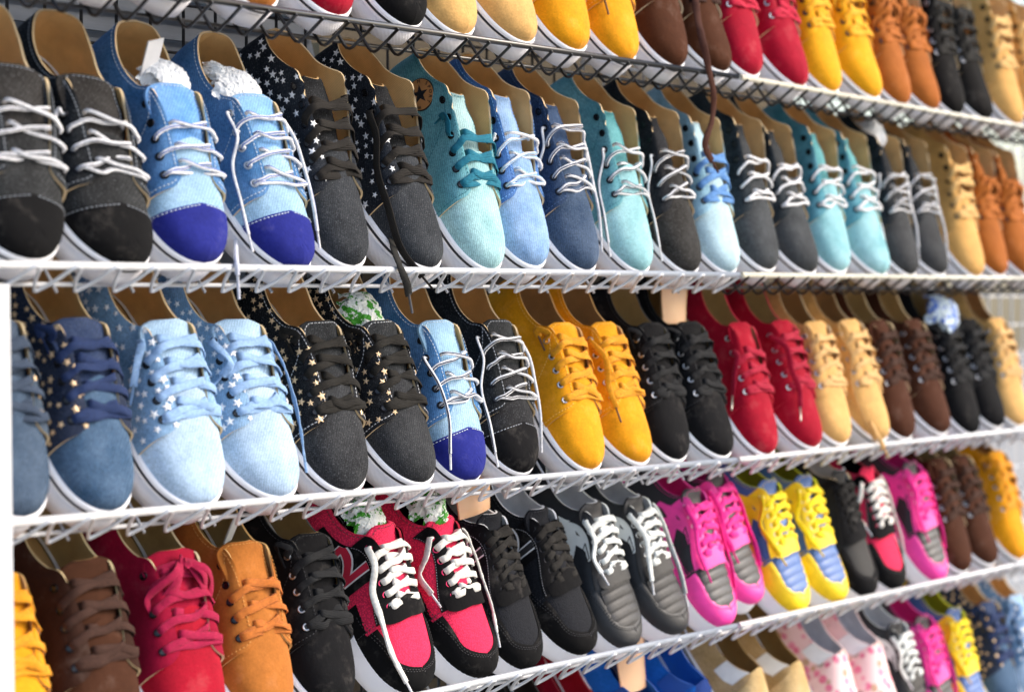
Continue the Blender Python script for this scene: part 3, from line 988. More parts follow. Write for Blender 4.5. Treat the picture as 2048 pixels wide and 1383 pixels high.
grid_panel(XJ + .01, 5.2, .55, 2.15, YB, WHITE, 'white wire grid panel behind the orange and beige boots')

# grey lapped boards behind the grid at the near end
xs0 = .2; xs1 = on_front(625, 110, YB + .07).x
root = bpy.data.objects.new('siding_wall', None); COL.objects.link(root); root.location = (xs0, YB + .07, .6)
tag(root, 'grey lapped board wall behind the black wire grid', 'wall')
g = MB(); W = xs1 - xs0
g.add([(0, .0, 0), (W, .0, 0), (W, -.004, .0005), (0, -.004, .0005), (0, .003, .0225), (W, .003, .0225)], [(0, 1, 2, 3), (3, 2, 5, 4)])
bm_ = g.mesh('board', mat('siding', '#83888D'), False)
for i in range(72): link('board', bm_, root, Matrix.Translation((0, 0, i * .022)))
# pale board stack further along
xa = on_front(600, 150, .42).x; xb = on_front(1560, 200, .42).x
root = bpy.data.objects.new('plywood_partition', None); COL.objects.link(root); root.location = (xa, .42, .6)
tag(root, 'khaki plywood partition with battens behind the black wire grid', 'partition')
g = MB(); box(g, (0, 0, 0), (xb - xa, .018, 1.55)); link('panel', g.mesh('panel', mat('siding', '#5E5340'), False), root)
g = MB(); box(g, (0, -.03, 0), (xb - xa, -.001, .035)); bm2 = g.mesh('batten', mat('siding', '#6E6148'), False)
for i in range(9): link('batten', bm2, root, Matrix.Translation((0, 0, .1 + i * .17)))

# ------------------------------------------------------------------ shoe kinds
WS = mat('rubber', '#F1F1F5'); BP = mat('bumper', '#ECEBF0'); STR = mat('rubber', '#16161C')
TAN = mat('lining', '#D6AE74'); TANI = mat('plain', '#CDA46C'); GRL = mat('lining', '#F0F1F5'); OLV = mat('lining', '#B09A6C')
EDGE = mat('plain', '#D8BE94')
SILV = mat('metal', '#C8C8CC'); DARKM = mat('metal', '#2A2A2E'); GOLD = mat('foil', '#E8C79C'); PALE = mat('foil', '#F6F6F8')
NAVYS = mat('cord', '#23304F'); WLACE = mat('cord', '#E6E6E8')

def spec(style, q, v=None, tg=None, lace=None, **kw):
    d = dict(style=style, q=q, v=v or q, tg=tg or v or q, lace=lace or WLACE, sole=WS, stripe=STR, bumper=BP, insole=TANI, lin=TAN, edge=EDGE, tin=TAN, eye=DARKM, stitch=None)
    d.update(kw)
    return d
def D(c, **k): return mat('denim', c, **k)
def Su(c): return mat('suede', c)
def C(c): return mat('cord', c)
def St(c): return mat('plain', c)
DOWN_L = (-1, [(.50, .62, .003), (.58, .42, .004), (.70, .30, .003), (.80, .16, .003)])
DOWN_L2 = (-1, [(.47, .60, .004), (.53, .40, .006), (.62, .30, .004), (.69, .18, .002)])
DOWN_R = (1, [(.50, .70, .006), (.60, .55, .008), (.72, .45, .006), (.80, .30, .004)])
OVER = (-1, [(.50, .86, .008), (.60, .80, .008), (.70, .72, .004), (.78, .62, .002)])
UPL = (-1, [(.42, .88, .006), (.38, .84, .010), (.40, .70, .006)])
K = {
 'black_cap': spec('low', D('#191C20'), D('#222324'), D('#24211F'), lk='round', lstripe=mat('cord', '#8B8D94'), cap=Su('#101011'), stitch=St('#8E949C'), eye=DARKM, used=4, loose=(DOWN_L2,)),
 'blue_cap': spec('low', D('#3C70A4'), D('#8AAFCC'), D('#5C95D2'), lk='round', lstripe=mat('cord', '#6C7BB0'), cap=Su('#23297A'), stitch=St('#C9D6E4'), eye=DARKM, used=4, loose=()),
 'blue_cap_hang': spec('low', D('#3E73A6'), D('#8AAFCC'), D('#6FA3D4'), lk='round', lstripe=mat('cord', '#6C7BB0'), cap=Su('#23297A'), stitch=St('#C9D6E4'), eye=SILV, used=5, loose=(DOWN_L, DOWN_R)),
 'blue_cap_open': spec('low', D('#4278AC'), D('#8FB2CC'), D('#86AECC'), lk='round', lstripe=NAVYS, cap=Su('#23297A'), stitch=St('#D3DEEA'), eye=DARKM, used=4, loose=((-1, [(.60, .72, .008), (.72, .60, .006), (.84, .40, .004)]),)),
 'black_cap_open': spec('low', D('#141619'), D('#1C1C1F'), D('#1E2022'), lk='round', lstripe=mat('cord', '#2A2B30'), cap=Su('#121214'), stitch=St('#A8ACB4'), eye=DARKM, used=5, loose=((-1, [(.50, .60, .004), (.60, .45, .005), (.74, .35, .004), (.84, .2, .002)]), DOWN_R)),
 'star_high': spec('high', D('#181D26'), D('#292C31'), D('#18191C'), C('#221F1C'), stars=PALE, stitch=None, used=5, loose=()),
 'star_high_hang': spec('high', D('#181D26'), D('#292C31'), D('#18191C'), C('#221F1C'), stars=PALE, used=5, loose=((-1, [(.50, .70, .006), (.60, .52, .006), (.72, .40, .006), (.86, .22, .008), (.95, .10, .012)]),)),
 'star_low_dark': spec('low', D('#141519'), D('#28292C'), D('#212326'), C('#211F1C'), stars=GOLD, stitch=St('#C9CBD0'), used=5, loose=(UPL,)),
 'star_low_navy': spec('low', D('#14213B'), D('#31506F'), D('#22355A'), C('#24345A'), stars=GOLD, used=5, loose=(UPL,)),
 'plain_navy': spec('low', D('#324254'), D('#33475E'), D('#39495E'), C('#3A4658'), stars=GOLD, used=5),
 'star_low_light': spec('low', D('#6C98C0', wash=.6), D('#A6C0DA', wash=.3), D('#A6C6E2'), C('#8FB0D8'), stars=PALE, used=5, eye=DARKM, loose=((-1, [(.43, .78, .006), (.46, .55, .006), (.52, .35, .004)]),)),
 'star_low_light_b': spec('low', D('#739DC4', wash=.6), D('#A8C2DC', wash=.3), D('#A6C6E2'), C('#8FB0D8'), stars=PALE, used=5, eye=DARKM, loose=((-1, [(.52, .80, .008), (.54, .62, .006)]), DOWN_R)),
 'teal_badge': spec('high', D('#5AA0AA', wash=.5), D('#8FBFC2', wash=.7), D('#98C0C2', wash=.7), C('#1F6E84'), stitch=St('#2F7B88'), used=4, badge=True, loose=((-1, [(.44, .74, .006), (.40, .62, .003), (.39, .52, .001)]),)),
 'teal': spec('high', D('#5299A4', wash=.5), D('#7FB6BC', wash=.6), D('#4F979C'), lk='round', lstripe=mat('cord', '#3E5560'), stitch=St('#2F7B88'), used=4, loose=(DOWN_L,)),
 'teal_b': spec('high', D('#4490A0', wash=.5), D('#7FB8C0', wash=.6), D('#4F979C'), lk='round', used=4, loose=()),
 'blue_high': spec('high', D('#2F68AC'), D('#7CA2CE', wash=.6), D('#7CA2CE', wash=.6), lk='round', lstripe=mat('cord', '#8DB4D6'), stitch=St('#7DB0EA'), used=4, loose=((-1, [(.47, .72, .004), (.50, .50, .005), (.52, .35, .004)]),)),
 'navy_high': spec('high', D('#1B3658'), D('#2E4460'), D('#2A4468'), lk='round', lstripe=NAVYS, stitch=St('#3E5C86'), used=5, loose=(DOWN_L2, DOWN_R)),
 'dark_high': spec('high', D('#18191E'), D('#282624'), D('#18191E'), lk='round', lstripe=mat('cord', '#30323A'), used=4, loose=(DOWN_L,)),
 'pale_high': spec('high', D('#8EB8CA', wash=.3), D('#A8C6D0', wash=.3), D('#AAC8D2', wash=.3), C('#5C8BC4'), stitch=St('#8CB4CC'), used=4, eye=DARKM),
 'grey_high': spec('high', D('#21292F'), D('#36393C'), D('#292B2E'), lk='round', used=4),
 'charcoal_high': spec('high', D('#191E24'), D('#333436'), D('#1E2024'), lk='round', lstripe=mat('cord', '#2A2B30'), used=4, loose=(DOWN_L, DOWN_R)),
 'beige_high': spec('high', Su('#D2A25E'), lace=C('#D9AE6C'), eye=DARKM, used=5),
 'orange_high': spec('high', Su('#A05C26'), lace=C('#B0631F'), eye=DARKM, used=4, knot=True),
 'yellow': spec('low', Su('#DF9614'), lace=C('#D99218'), edge=St('#C79A60'), stitch=St('#F0BE5A'), eye=SILV, used=5, lin=mat('lining', '#A98458'), loose=(UPL,), aglet=mat('plain', '#6A4A34')),
 'yellow_hang': spec('low', Su('#DF9614'), lace=C('#D99218'), edge=St('#C79A60'), stitch=St('#F0BE5A'), eye=SILV, used=5, lin=mat('lining', '#A98458'), loose=((-1, [(.52, .78, .008), (.62, .66, .008), (.72, .55, .003)]),), aglet=mat('plain', '#6A4A34')),
 'yellow_boot': spec('high', Su('#E2A016'), lace=C('#E9A616'), used=5, knot=True, edge=St('#C79A60'), aglet=mat('plain', '#B08A50')),
 'black': spec('low', Su('#141416'), lace=C('#1E1F21'), eye=SILV, used=5, lin=OLV, edge=St('#2A2A2C'), stitch=St('#2C2D31'), loose=(UPL,)),
 'black_boot': spec('high', Su('#161515'), lace=C('#21201E'), eye=SILV, used=5, knot=True),
 'red': spec('low', Su('#9A0C26'), lace=C('#A51232'), eye=SILV, used=4, lin=OLV, edge=St('#C9143A'), loose=((-1, [(.50, .70, .006), (.58, .52, .006), (.66, .36, .004)]),), aglet=mat('metal', '#B9B2A8')),
 'red_b': spec('low', Su('#9A0C26'), lace=C('#A51232'), eye=SILV, used=5, lin=OLV, edge=St('#C9143A'), loose=(OVER,), aglet=mat('metal', '#B9B2A8')),
 'red_boot': spec('high', Su('#9C0C28'), lace=C('#BE1238'), eye=SILV, used=5, knot=True),
 'beige': spec('low', Su('#D5A766'), lace=C('#D8AE72'), eye=SILV, used=5, lin=mat('lining', '#A98458')),
 'beige_hang': spec('low', Su('#D5A766'), lace=C('#D8AE72'), eye=SILV, used=5, lin=mat('lining', '#A98458'), loose=((-1, [(.52, .70, .008), (.64, .50, .008), (.78, .34, .006), (.92, .2, .010)]),)),
 'brown': spec('low', Su('#47281A'), lace=C('#3B2319'), eye=SILV, used=5, lin=OLV),
 'brown_dark': spec('low', Su('#352018'), v=Su('#44281A'), lace=C('#402A22'), eye=DARKM, used=5, lin=OLV, edge=St('#C9B489')),
 'brown_boot': spec('high', Su('#482817'), lace=C('#3E241B'), eye=DARKM, used=5, edge=St('#D8C8A8')),
 'brown_boot_hang': spec('high', Su('#482817'), lace=C('#3B231B'), eye=DARKM, used=5, edge=St('#D8C8A8')),
 'crimson': spec('low', Su('#920E30'), v=Su('#A01028'), lace=C('#A01440'), eye=DARKM, used=5, lin=OLV, knot=True, edge=St('#D9C49E'), tg=Su('#A21234')),
 'tan_orange': spec('low', Su('#AE6A2E'), lace=C('#B8692A'), eye=DARKM, used=4, lin=OLV, stitch=St('#D69A50'), edge=St('#D2A86A')),
 'run_red': spec('sneaker', mat('mesh', '#F0345C'), mat('mesh', '#F0345C'), mat('mesh', '#F0345C'), C('#E2DED6'), lk='fat', guard=Su('#101011'), stay=Su('#111012'), stitch=St('#3A383A'), zig=St('#8C8890'), emblem=None, lin=mat('mesh', '#20191C'), edge=St('#B01030'), eye=mat('metal', '#E4446A'), tin=mat('mesh', '#E83458'), stripe=None, insole=St('#2A2426'), loose=((-1, [(.47, .55, .008), (.52, .38, .010), (.60, .45, .010)]), DOWN_R), aglet=WLACE),
 'run_red_n': spec('sneaker', mat('mesh', '#F0345C'), mat('mesh', '#F0345C'), mat('mesh', '#F0345C'), C('#E2DED6'), lk='fat', guard=Su('#101011'), stay=Su('#111012'), stitch=St('#3A383A'), zig=St('#8C8890'), emblem='box_n', em1=St('#E8E4E4'), em2=St('#C01638'), lin=mat('mesh', '#20191C'), edge=St('#B01030'), eye=mat('metal', '#E4446A'), tin=mat('mesh', '#E83458'), stripe=None, insole=St('#2A2426'), loose=((-1, [(.48, .72, .006), (.56, .58, .006), (.66, .50, .006), (.78, .46, .006), (.90, .35, .004)]),), aglet=WLACE),
 'run_black': spec('sneaker', mat('mesh', '#1A1C21'), mat('mesh', '#1D1F25'), mat('mesh', '#1D1F25'), C('#242220'), guard=Su('#0F0F10'), stay=Su('#101012'), stitch=St('#2E2E32'), zig=St('#8A8C92'), emblem='box_n', em1=St('#E2E2E4'), em2=St('#17171A'), lin=GRL, tin=GRL, edge=St('#D8DADF'), stripe=None, insole=St('#8A8C92')),
 'leather_black': spec('sneaker', mat('leather', '#23262B'), mat('leather', '#222327'), mat('leather', '#26272B'), C('#DDE0DC'), lk='fat', guard=mat('leather', '#26282C'), stay=mat('leather', '#1F2024'), stitch=St('#101113'), zig=St('#101113'), emblem='x_bars', em1=St('#DFE3E0'), em2=St('#20242A'), ribs=True, lin=GRL, tin=GRL, edge=St('#E4E8E6'), stripe=None, insole=St('#A8AAB2'), eye=mat('metal', '#D8D8D8'), loose=((-1, [(.50, .74, .006), (.56, .62, .008), (.62, .66, .008)]),), aglet=WLACE),
 'leather_black_b': spec('sneaker', mat('leather', '#23262B'), mat('leather', '#222327'), mat('leather', '#26272B'), C('#DDE0DC'), lk='fat', guard=mat('leather', '#26282C'), stay=mat('leather', '#1F2024'), stitch=St('#101113'), zig=St('#101113'), emblem='x_bars', em1=St('#DFE3E0'), em2=St('#20242A'), ribs=True, lin=GRL, tin=GRL, edge=St('#E4E8E6'), stripe=None, insole=St('#A8AAB2'), eye=mat('metal', '#D8D8D8'), loose=((-1, [(.52, .80, .010), (.60, .72, .010), (.70, .55, .006)]), DOWN_R), aglet=WLACE),
 'pink': spec('sneaker', mat('leather', '#25262C', rough=.5), mat('leather', '#3A3A3E', rough=.45), mat('leather', '#2A2A30'), C('#EE2E92'), lk='fat', guard=mat('leather', '#F23FA0', rough=.42), stay=mat('leather', '#F23FA0', rough=.42), stitch=St('#E03490'), emblem='x_bars', em1=mat('leather', '#F23FA0', rough=.45), em2=St('#3A2030'), ribs=True, lin=mat('lining', '#E83C9C'), tin=mat('lining', '#E83C9C'), edge=St('#F048A8'), stripe=None, insole=St('#E85CA8'), eye=mat('metal', '#E8C8D8'), loose=(DOWN_R, (-1, [(.50, .74, .008), (.60, .66, .008), (.70, .60, .006)]))),
 'yellow_blue': spec('sneaker', mat('leather', '#3D639C', rough=.5), mat('leather', '#4A6CA8', rough=.42), mat('leather', '#3D5A90'), C('#F2D414'), lk='fat', guard=mat('leather', '#F6D012', rough=.42), stay=mat('leather', '#F6D012', rough=.42), stitch=St('#D8B40E'), emblem='x_bars', em1=mat('leather', '#F6D012', rough=.45), em2=St('#2A3E60'), ribs=True, lin=mat('lining', '#B8B01C'), tin=mat('lining', '#C8C020'), edge=St('#DCE01C'), stripe=None, insole=St('#4A6090'), eye=mat('metal', '#E8E4D0'), loose=((-1, [(.46, .66, .008), (.52, .50, .010), (.60, .55, .010), (.68, .55, .008)]),)),
 'run_dark': spec('sneaker', mat('mesh', '#26282C'), mat('leather', '#121316', rough=.7), None, C('#181717'), guard=Su('#111113'), stay=Su('#141416'), stitch=St('#2A2A2E'), stripe=None, lin=GRL, tin=GRL),
 'slip_tan': spec('slip', mat('denim', '#B2905A'), mat('denim', '#C6A66E'), gore=St('#E4E2DC'), lin=mat('lining', '#9C7C48'), insole=St('#A08250'), edge=St('#8E6F3E')),
 'slip_floral': spec('slip', mat('floral', '#EFC6C6'), mat('floral', '#F0CCCB'), gore=St('#E6E6EA'), lin=mat('lining', '#C9CAD4'), insole=St('#CFCFD8'), edge=St('#EBD0D0')),
 'slip_blue': spec('slip', Su('#1E66C0'), Su('#223A78'), gore=St('#1E4E9C'), lin=mat('lining', '#1F6EC8'), insole=St('#2A78D0'), edge=St('#1A4FA0')),
 'slip_red': spec('slip', Su('#8E0A22'), Su('#A50E2A'), gore=St('#8A0E24'), lin=mat('lining', '#B80E30'), insole=St('#B01030'), edge=St('#7A0A1E')),
 'slip_black': spec('slip', Su('#141416'), Su('#141416'), gore=St('#141416'), lin=mat('lining', '#3A2C26'), insole=St('#3A3028'), edge=St('#222222')),
}

# ------------------------------------------------------------------ which shoe stands where: (right toe edge in the photograph, kind, turn, pair label)
TABLE = {
 1: [(265, 'black', 0), (375, 'black', 1), (565, 'tan_orange', 0), (712, 'red', 0), (853, 'black_cap', 0), (962, 'beige', 0), (1067, 'beige', 1), (1184, 'yellow', 0), (1280, 'yellow_hang', 0),
     (1376, 'brown_boot', 0), (1460, 'brown_boot_hang', 1), (1532, 'red_boot', 0), (1610, 'red_boot', 1), (1690, 'yellow_boot', 0), (1764, 'yellow_boot', 1), (1826, 'orange_high', 0), (1878, 'orange_high', 1),
     (1932, 'black_boot', 0), (1983, 'black_boot', 1), (2052, 'beige_high', 0), (2105, 'beige_high', 1)],
 2: [(103, 'black_cap', 0, -5, 0, 1.12), (262, 'black_cap', 1, -6, 0, 1.12), (450, 'blue_cap', 0, 0, 0, 1.14), (607, 'blue_cap_hang', 1, -2, 0, 1.04), (742, 'star_high', 0), (872, 'star_high_hang', 1), (1010, 'teal_badge', 0), (1104, 'blue_high', 0), (1202, 'navy_high', 0),
     (1308, 'teal', 0), (1407, 'dark_high', 0), (1484, 'pale_high', 0), (1563, 'grey_high', 0), (1633, 'grey_high', 1), (1705, 'teal_b', 0), (1773, 'teal_b', 1), (1842, 'charcoal_high', 0), (1892, 'charcoal_high', 1),
     (1972, 'beige_high', 0), (2020, 'orange_high', 0), (2068, 'orange_high', 1)],
 3: [(92, 'plain_navy', 0), (262, 'star_low_navy', 0), (446, 'star_low_light', 0, 0, 0, 1.12), (574, 'star_low_light_b', 1, 0, 0, 1.06), (738, 'star_low_dark', 0, 0, 0, 1.06), (860, 'star_low_dark', 1), (972, 'blue_cap_open', 0), (1079, 'black_cap_open', 0),
     (1214, 'yellow', 0), (1300, 'yellow_hang', 1), (1388, 'black', 0), (1462, 'black', 1), (1560, 'red', 0), (1640, 'red_b', 1), (1712, 'beige', 0), (1776, 'beige_hang', 1), (1838, 'brown', 0), (1900, 'brown', 1),
     (1966, 'black', 0), (2012, 'black', 1), (2062, 'beige', 0)],
 4: [(100, 'yellow', 0), (280, 'brown_dark', 0, 0, 0, 1.1), (448, 'crimson', 0, 0, 0, 1.1), (588, 'tan_orange', 0), (712, 'black', 0), (877, 'run_red_n', 0, 0, 0, 1.08), (988, 'run_red', 1), (1098, 'run_black', 0), (1194, 'run_black', 1), (1294, 'leather_black', 0),
     (1378, 'leather_black_b', 1), (1482, 'pink', 0), (1545, 'pink', 1, 0, .02), (1627, 'yellow_blue', 0), (1694, 'yellow_blue', 1), (1764, 'run_dark', 0), (1822, 'run_red', 0), (1902, 'pink', 0), (1950, 'brown', 0), (1997, 'brown', 1),
     (2062, 'yellow', 0)],
 5: [(1185, 'slip_black', 0), (1275, 'slip_red', 0), (1390, 'slip_blue', 0), (1478, 'slip_blue', 1), (1585, 'slip_tan', 0), (1660, 'slip_tan', 1), (1752, 'slip_floral', 0), (1815, 'slip_floral', 1), (1882, 'leather_black', 0),
     (1930, 'pink', 0), (1985, 'yellow_blue', 0), (2045, 'star_low_navy', 0), (2100, 'star_low_light', 0)],
}
_L = {
 1: [('black suede shoe with white sole beside the tan orange shoe on the topmost shelf', 0, 1), ('single tan orange suede shoe beside a red one on the black topmost shelf', 2),
     ('single red suede shoe between tan orange and black-capped shoes on the topmost shelf', 3), ('charcoal denim shoe with black toe cap beside the beige pair on the topmost shelf', 4),
     ('beige suede shoe between a black-capped shoe and yellow shoes on the topmost shelf', 5, 6), ('mustard yellow suede shoe beside the beige pair on the topmost shelf', 7),
     ('mustard yellow suede shoe with its lace end lying on the toe, topmost shelf', 8), ('brown suede boot beside the mustard yellow shoe on the topmost shelf', 9),
     ('brown suede boot whose long brown lace hangs down past the shelf rail', 10), ('red suede boot with tied red laces on the topmost shelf', 11, 12),
     ('yellow suede boot with tied yellow laces on the topmost shelf', 13, 14), ('orange suede boot with tied laces between yellow and black boots, topmost shelf', 15, 16),
     ('black suede boot between the orange and the beige boots on the topmost shelf', 17, 18), ('beige suede boot beside the black boots on the topmost shelf', 19, 20)],
 2: [('charcoal denim shoe with black suede toe cap and pale cords, in front of board wall', 0, 1), ('blue denim shoe with royal blue toe cap, stuffed with white paper and a card', 2),
     ('blue denim shoe with royal blue toe cap and pale cords hanging down both sides', 3), ('dark denim high-top with silver stars beside a blue-capped shoe', 4),
     ('dark denim high-top with silver stars whose long dark lace hangs over the rail', 5), ('teal canvas high-top with dark teal laces and a round tan star badge', 6),
     ('bright blue denim high-top between the badge high-top and a navy one', 7), ('navy denim high-top with striped cords between bright blue and teal high-tops', 8),
     ('teal canvas high-top with hanging striped cord between navy and black high-tops', 9), ('black denim high-top with grey-brown toe between teal and pale blue high-tops', 10),
     ('pale ice blue canvas high-top with blue flat laces', 11), ('slate grey denim high-top with white cords beside the pale blue high-top', 12, 13),
     ('teal high-top with plain white cords between slate grey and charcoal pairs', 14, 15), ('charcoal high-top with long hanging striped cords beside a beige suede boot', 16, 17),
     ('beige suede boot between charcoal and orange high-tops on the shelf below topmost', 18), ('orange suede high-top with tied laces beside beige boot, below the topmost shelf', 19, 20)],
 3: [('washed navy denim shoe with grey-blue laces standing against the white post', 0), ('navy denim shoe with gold stars and navy laces beside pale blue pair', 1),
     ('light blue shoe with silver stars, pale toe, one lace end by its tongue', 2), ('light blue shoe with silver stars, pale toe, laces trailing on both sides', 3),
     ('black denim shoe with gold stars and grey toe, white stitching', 4), ('black denim shoe with gold stars and grey toe, stuffed with green paper', 5),
     ('blue denim shoe with royal blue toe cap and navy striped lace across it', 6), ('black denim shoe with black suede toe cap and striped cords beside yellow pair', 7),
     ('mustard yellow suede shoe with short lace end beside black-capped shoe, middle shelf', 8), ('mustard yellow suede shoe with lace hanging over its front, middle shelf', 9),
     ('black suede shoe beside the mustard yellow pair on the middle shelf', 10), ('black suede shoe with beige plastic insert beside red pair on the middle shelf', 11),
     ('red suede shoe with lace trailing down its side, middle shelf', 12), ('red suede shoe with lace end lying on its toe, middle shelf', 13),
     ('beige suede shoe beside the red suede pair on the middle shelf', 14), ('beige suede shoe whose lace hangs over the rail of the middle shelf', 15),
     ('brown suede shoe between beige and black pairs on the middle shelf', 16, 17), ('black suede shoe stuffed with blue and white paper on the middle shelf', 18),
     ('black suede shoe between paper-stuffed black shoe and beige shoe, middle shelf', 19), ('beige suede shoe at the end of the middle shelf beside black pair', 20)],
 4: [('mustard yellow suede shoe beside dark brown one, above the lowest shelf', 0), ('dark brown suede shoe with pale piping and brown laces beside crimson shoe', 1),
     ('crimson suede shoe with tangled crimson laces', 2), ('tan orange suede shoe with white tag inside, beside crimson shoe', 3),
     ('black suede shoe with silver eyelets beside the red running shoes', 4), ('red mesh running shoe with black trim, letter emblem and white laces', 5),
     ('red mesh running shoe without emblem, white lace trailing, beside black mesh pair', 6), ('black mesh running shoe holding a large beige plastic insert', 7),
     ('black mesh running shoe without insert beside the black leather trainers', 8), ('black leather trainer with white bars, lace ending on its tongue', 9),
     ('black leather trainer with white bars, laces trailing past its toe', 10), ('pink and black trainer beside the black leather trainers', 11),
     ('pink and black trainer beside the yellow and blue pair, shelf above lowest', 12), ('yellow and blue leather trainer with silver eyelets, shelf above lowest', 13, 14),
     ('dark grey running shoe with black laces beside yellow and blue trainers', 15), ('red and black running shoe with white laces between dark grey and pink shoes', 16),
     ('pink and black trainer between red running shoe and brown pair', 17), ('brown suede shoe between pink trainer and yellow shoe', 18, 19), ('mustard yellow suede shoe beside brown pair, end of the shelf above lowest', 20)],
 5: [('black slip-on shoe beside the dark red one on the lowest shelf', 0), ('dark red slip-on shoe on the lowest shelf', 1), ('blue slip-on shoe holding a beige plastic insert on the lowest shelf', 2),
     ('empty bright blue slip-on shoe beside tan pair on the lowest shelf', 3), ('tan canvas slip-on with white elastic sides on the lowest shelf', 4, 5), ('pink floral slip-on with white elastic sides on the lowest shelf', 6, 7),
     ('black leather trainer with white laces on the lowest shelf', 8), ('pink trainer between black and yellow trainers on the lowest shelf', 9), ('yellow and blue trainer on the lowest shelf', 10),
     ('navy denim shoe with gold stars on the lowest shelf', 11), ('light blue shoe with silver stars on the lowest shelf', 12)],
}
_G = {1: 'shoes on the topmost shelf', 2: 'shoes on the shelf below the topmost', 3: 'shoes on the middle shelf', 4: 'shoes on the shelf above the lowest', 5: 'shoes on the lowest shelf'}
LABELS = {(r, i): (e[0], _G[r]) for r, es in _L.items() for e in es for i in e[1:]}

TOE = SL + .0056
SXS = {'low': .925, 'high': .96, 'sneaker': .94, 'slip': .95}
SY = 1.03
cache = {}
rng = random.Random(5)
SHOES = {}
for row, items in TABLE.items():
    for idx, it in enumerate(items):
        px, kind, foot = it[:3]
        X = rail_x(row, px) - .007
        SX = SXS[K[kind]['style']]
        key = (kind, foot)
        if key not in cache: cache[key] = build_shoe(K[kind], -1 if foot == 0 else 1, sum(map(ord, kind)) + foot)
        yaw = math.radians(rng.uniform(-2.5, 2.5) + (it[3] if len(it) > 3 else 0) + (7.5 if K[kind]['style'] == 'sneaker' else 1))
        R3 = Matrix((EF, Vector((1, 0, 0)), EN)).transposed()
        o = Vector((X, 0, rail_z(row, X))) - EN * LIP - EF * (TOE * SX + .0035 + (it[4] if len(it) > 4 else 0))
        piv = Matrix.Translation((TOE * SX, 0, 0))
        M = Matrix.Translation(o) @ R3.to_4x4() @ piv @ Matrix.Rotation(yaw, 4, 'Z') @ piv.inverted() @ Matrix.Diagonal((SX * rng.uniform(.985, 1.01), SY * (it[5] if len(it) > 5 else 1) * rng.uniform(.98, 1.03), SX * rng.uniform(.97, 1.03), 1))
        root = place_shoe(cache[key], 'shoe', M)
        SHOES[(row, idx)] = root
        lab = LABELS.get((row, idx))
        tag(root, lab[0] if lab else kind.replace('_', ' ') + ' shoe on the rack', 'shoe', lab[1] if lab else 'shoes on the rack')

# ------------------------------------------------------------------ things tucked into the shoes
def paper_ball(key, loc, size, m, label, seed):
    rnd = random.Random(seed)
    mb = MB(); k = 20
    for layer in range(3):                               # three crumpled sheets pushed in on top of each other
        g = np.linspace(-1.15, 1.15, k); X_, Y_ = np.meshgrid(g, g, indexing='ij')
        r2 = X_ ** 2 + Y_ ** 2
        Z_ = .95 * np.sqrt(np.clip(1.25 - r2 * .72, .0, None)) - .25
        for _ in range(9):                               # sharp folds in random directions
            a = rnd.uniform(0, PI); f = rnd.uniform(1.2, 3.4); p0 = rnd.uniform(0, 6)
            t = (X_ * math.cos(a) + Y_ * math.sin(a)) * f + p0
            Z_ = Z_ + rnd.uniform(.05, .13) * (np.abs((t / PI) % 2 - 1) * 2 - 1)
        jit = np.array([[[rnd.gauss(0, .035) for _ in range(3)] for _ in range(k)] for _ in range(k)])
        P = np.stack([X_, Y_, Z_ + .10 * layer], -1) + jit
        ca, sa_ = math.cos(layer * 1.1), math.sin(layer * 1.1)
        P = np.stack([P[..., 0] * ca - P[..., 1] * sa_ + rnd.uniform(-.2, .2), P[..., 0] * sa_ + P[..., 1] * ca + rnd.uniform(-.2, .2), P[..., 2]], -1)
        fs = [f for f in grid_faces(k, k, flip=True) if rnd.random() > .01]
        mb.add(P * (1 - .08 * layer), fs)
    me = mb.mesh('paper_stuffing', m, False)
    me.materials.clear()
    me.materials.append(m)
    o = link('paper_stuffing', me)
    o.matrix_world = SHOES[key].matrix_world @ Matrix.Translation(loc) @ Matrix.Rotation(rnd.uniform(0, 6), 4, 'Z') @ Matrix.Diagonal((size[0] * .88, size[1] * .88, size[2], 1))
    tag(o, label, 'paper', 'paper stuffed into shoes')

PW = mat('paper', '#ECEEF0'); PG = mat('paper', '#F2F5EE', ink='#3C9A1C'); PBU = mat('paper', '#DCEAF0', ink='#3E70D0')
paper_ball((2, 2), (.070, .010, .086), (.024, .022, .018), PW, 'white crumpled tissue in the blue shoe with white card', 1)
paper_ball((2, 3), (.072, -.002, .086), (.024, .024, .017), PW, 'white crumpled tissue in blue shoe with hanging pale cords', 2)
paper_ball((2, 3), (.045, -.016, .080), (.013, .009, .016), PW, 'small white paper wad in the heel of the blue-capped shoe', 12)
paper_ball((3, 5), (.064, .000, .083), (.026, .023, .019), PG, 'green and white crumpled paper in the gold-starred black shoe', 3)
paper_ball((4, 5), (.070, .000, .086), (.026, .022, .020), PG, 'green and white crumpled paper in the emblem running shoe', 4)
paper_ball((4, 6), (.068, .000, .086), (.028, .022, .022), PG, 'green and white crumpled paper in running shoe without emblem', 5)
paper_ball((2, 16), (.050, .000, .100), (.020, .022, .020), PW, 'white crumpled tissue in a charcoal high-top', 6)
paper_ball((3, 18), (.074, .000, .100), (.030, .028, .024), PBU, 'blue and white crumpled paper in a black suede shoe', 7)

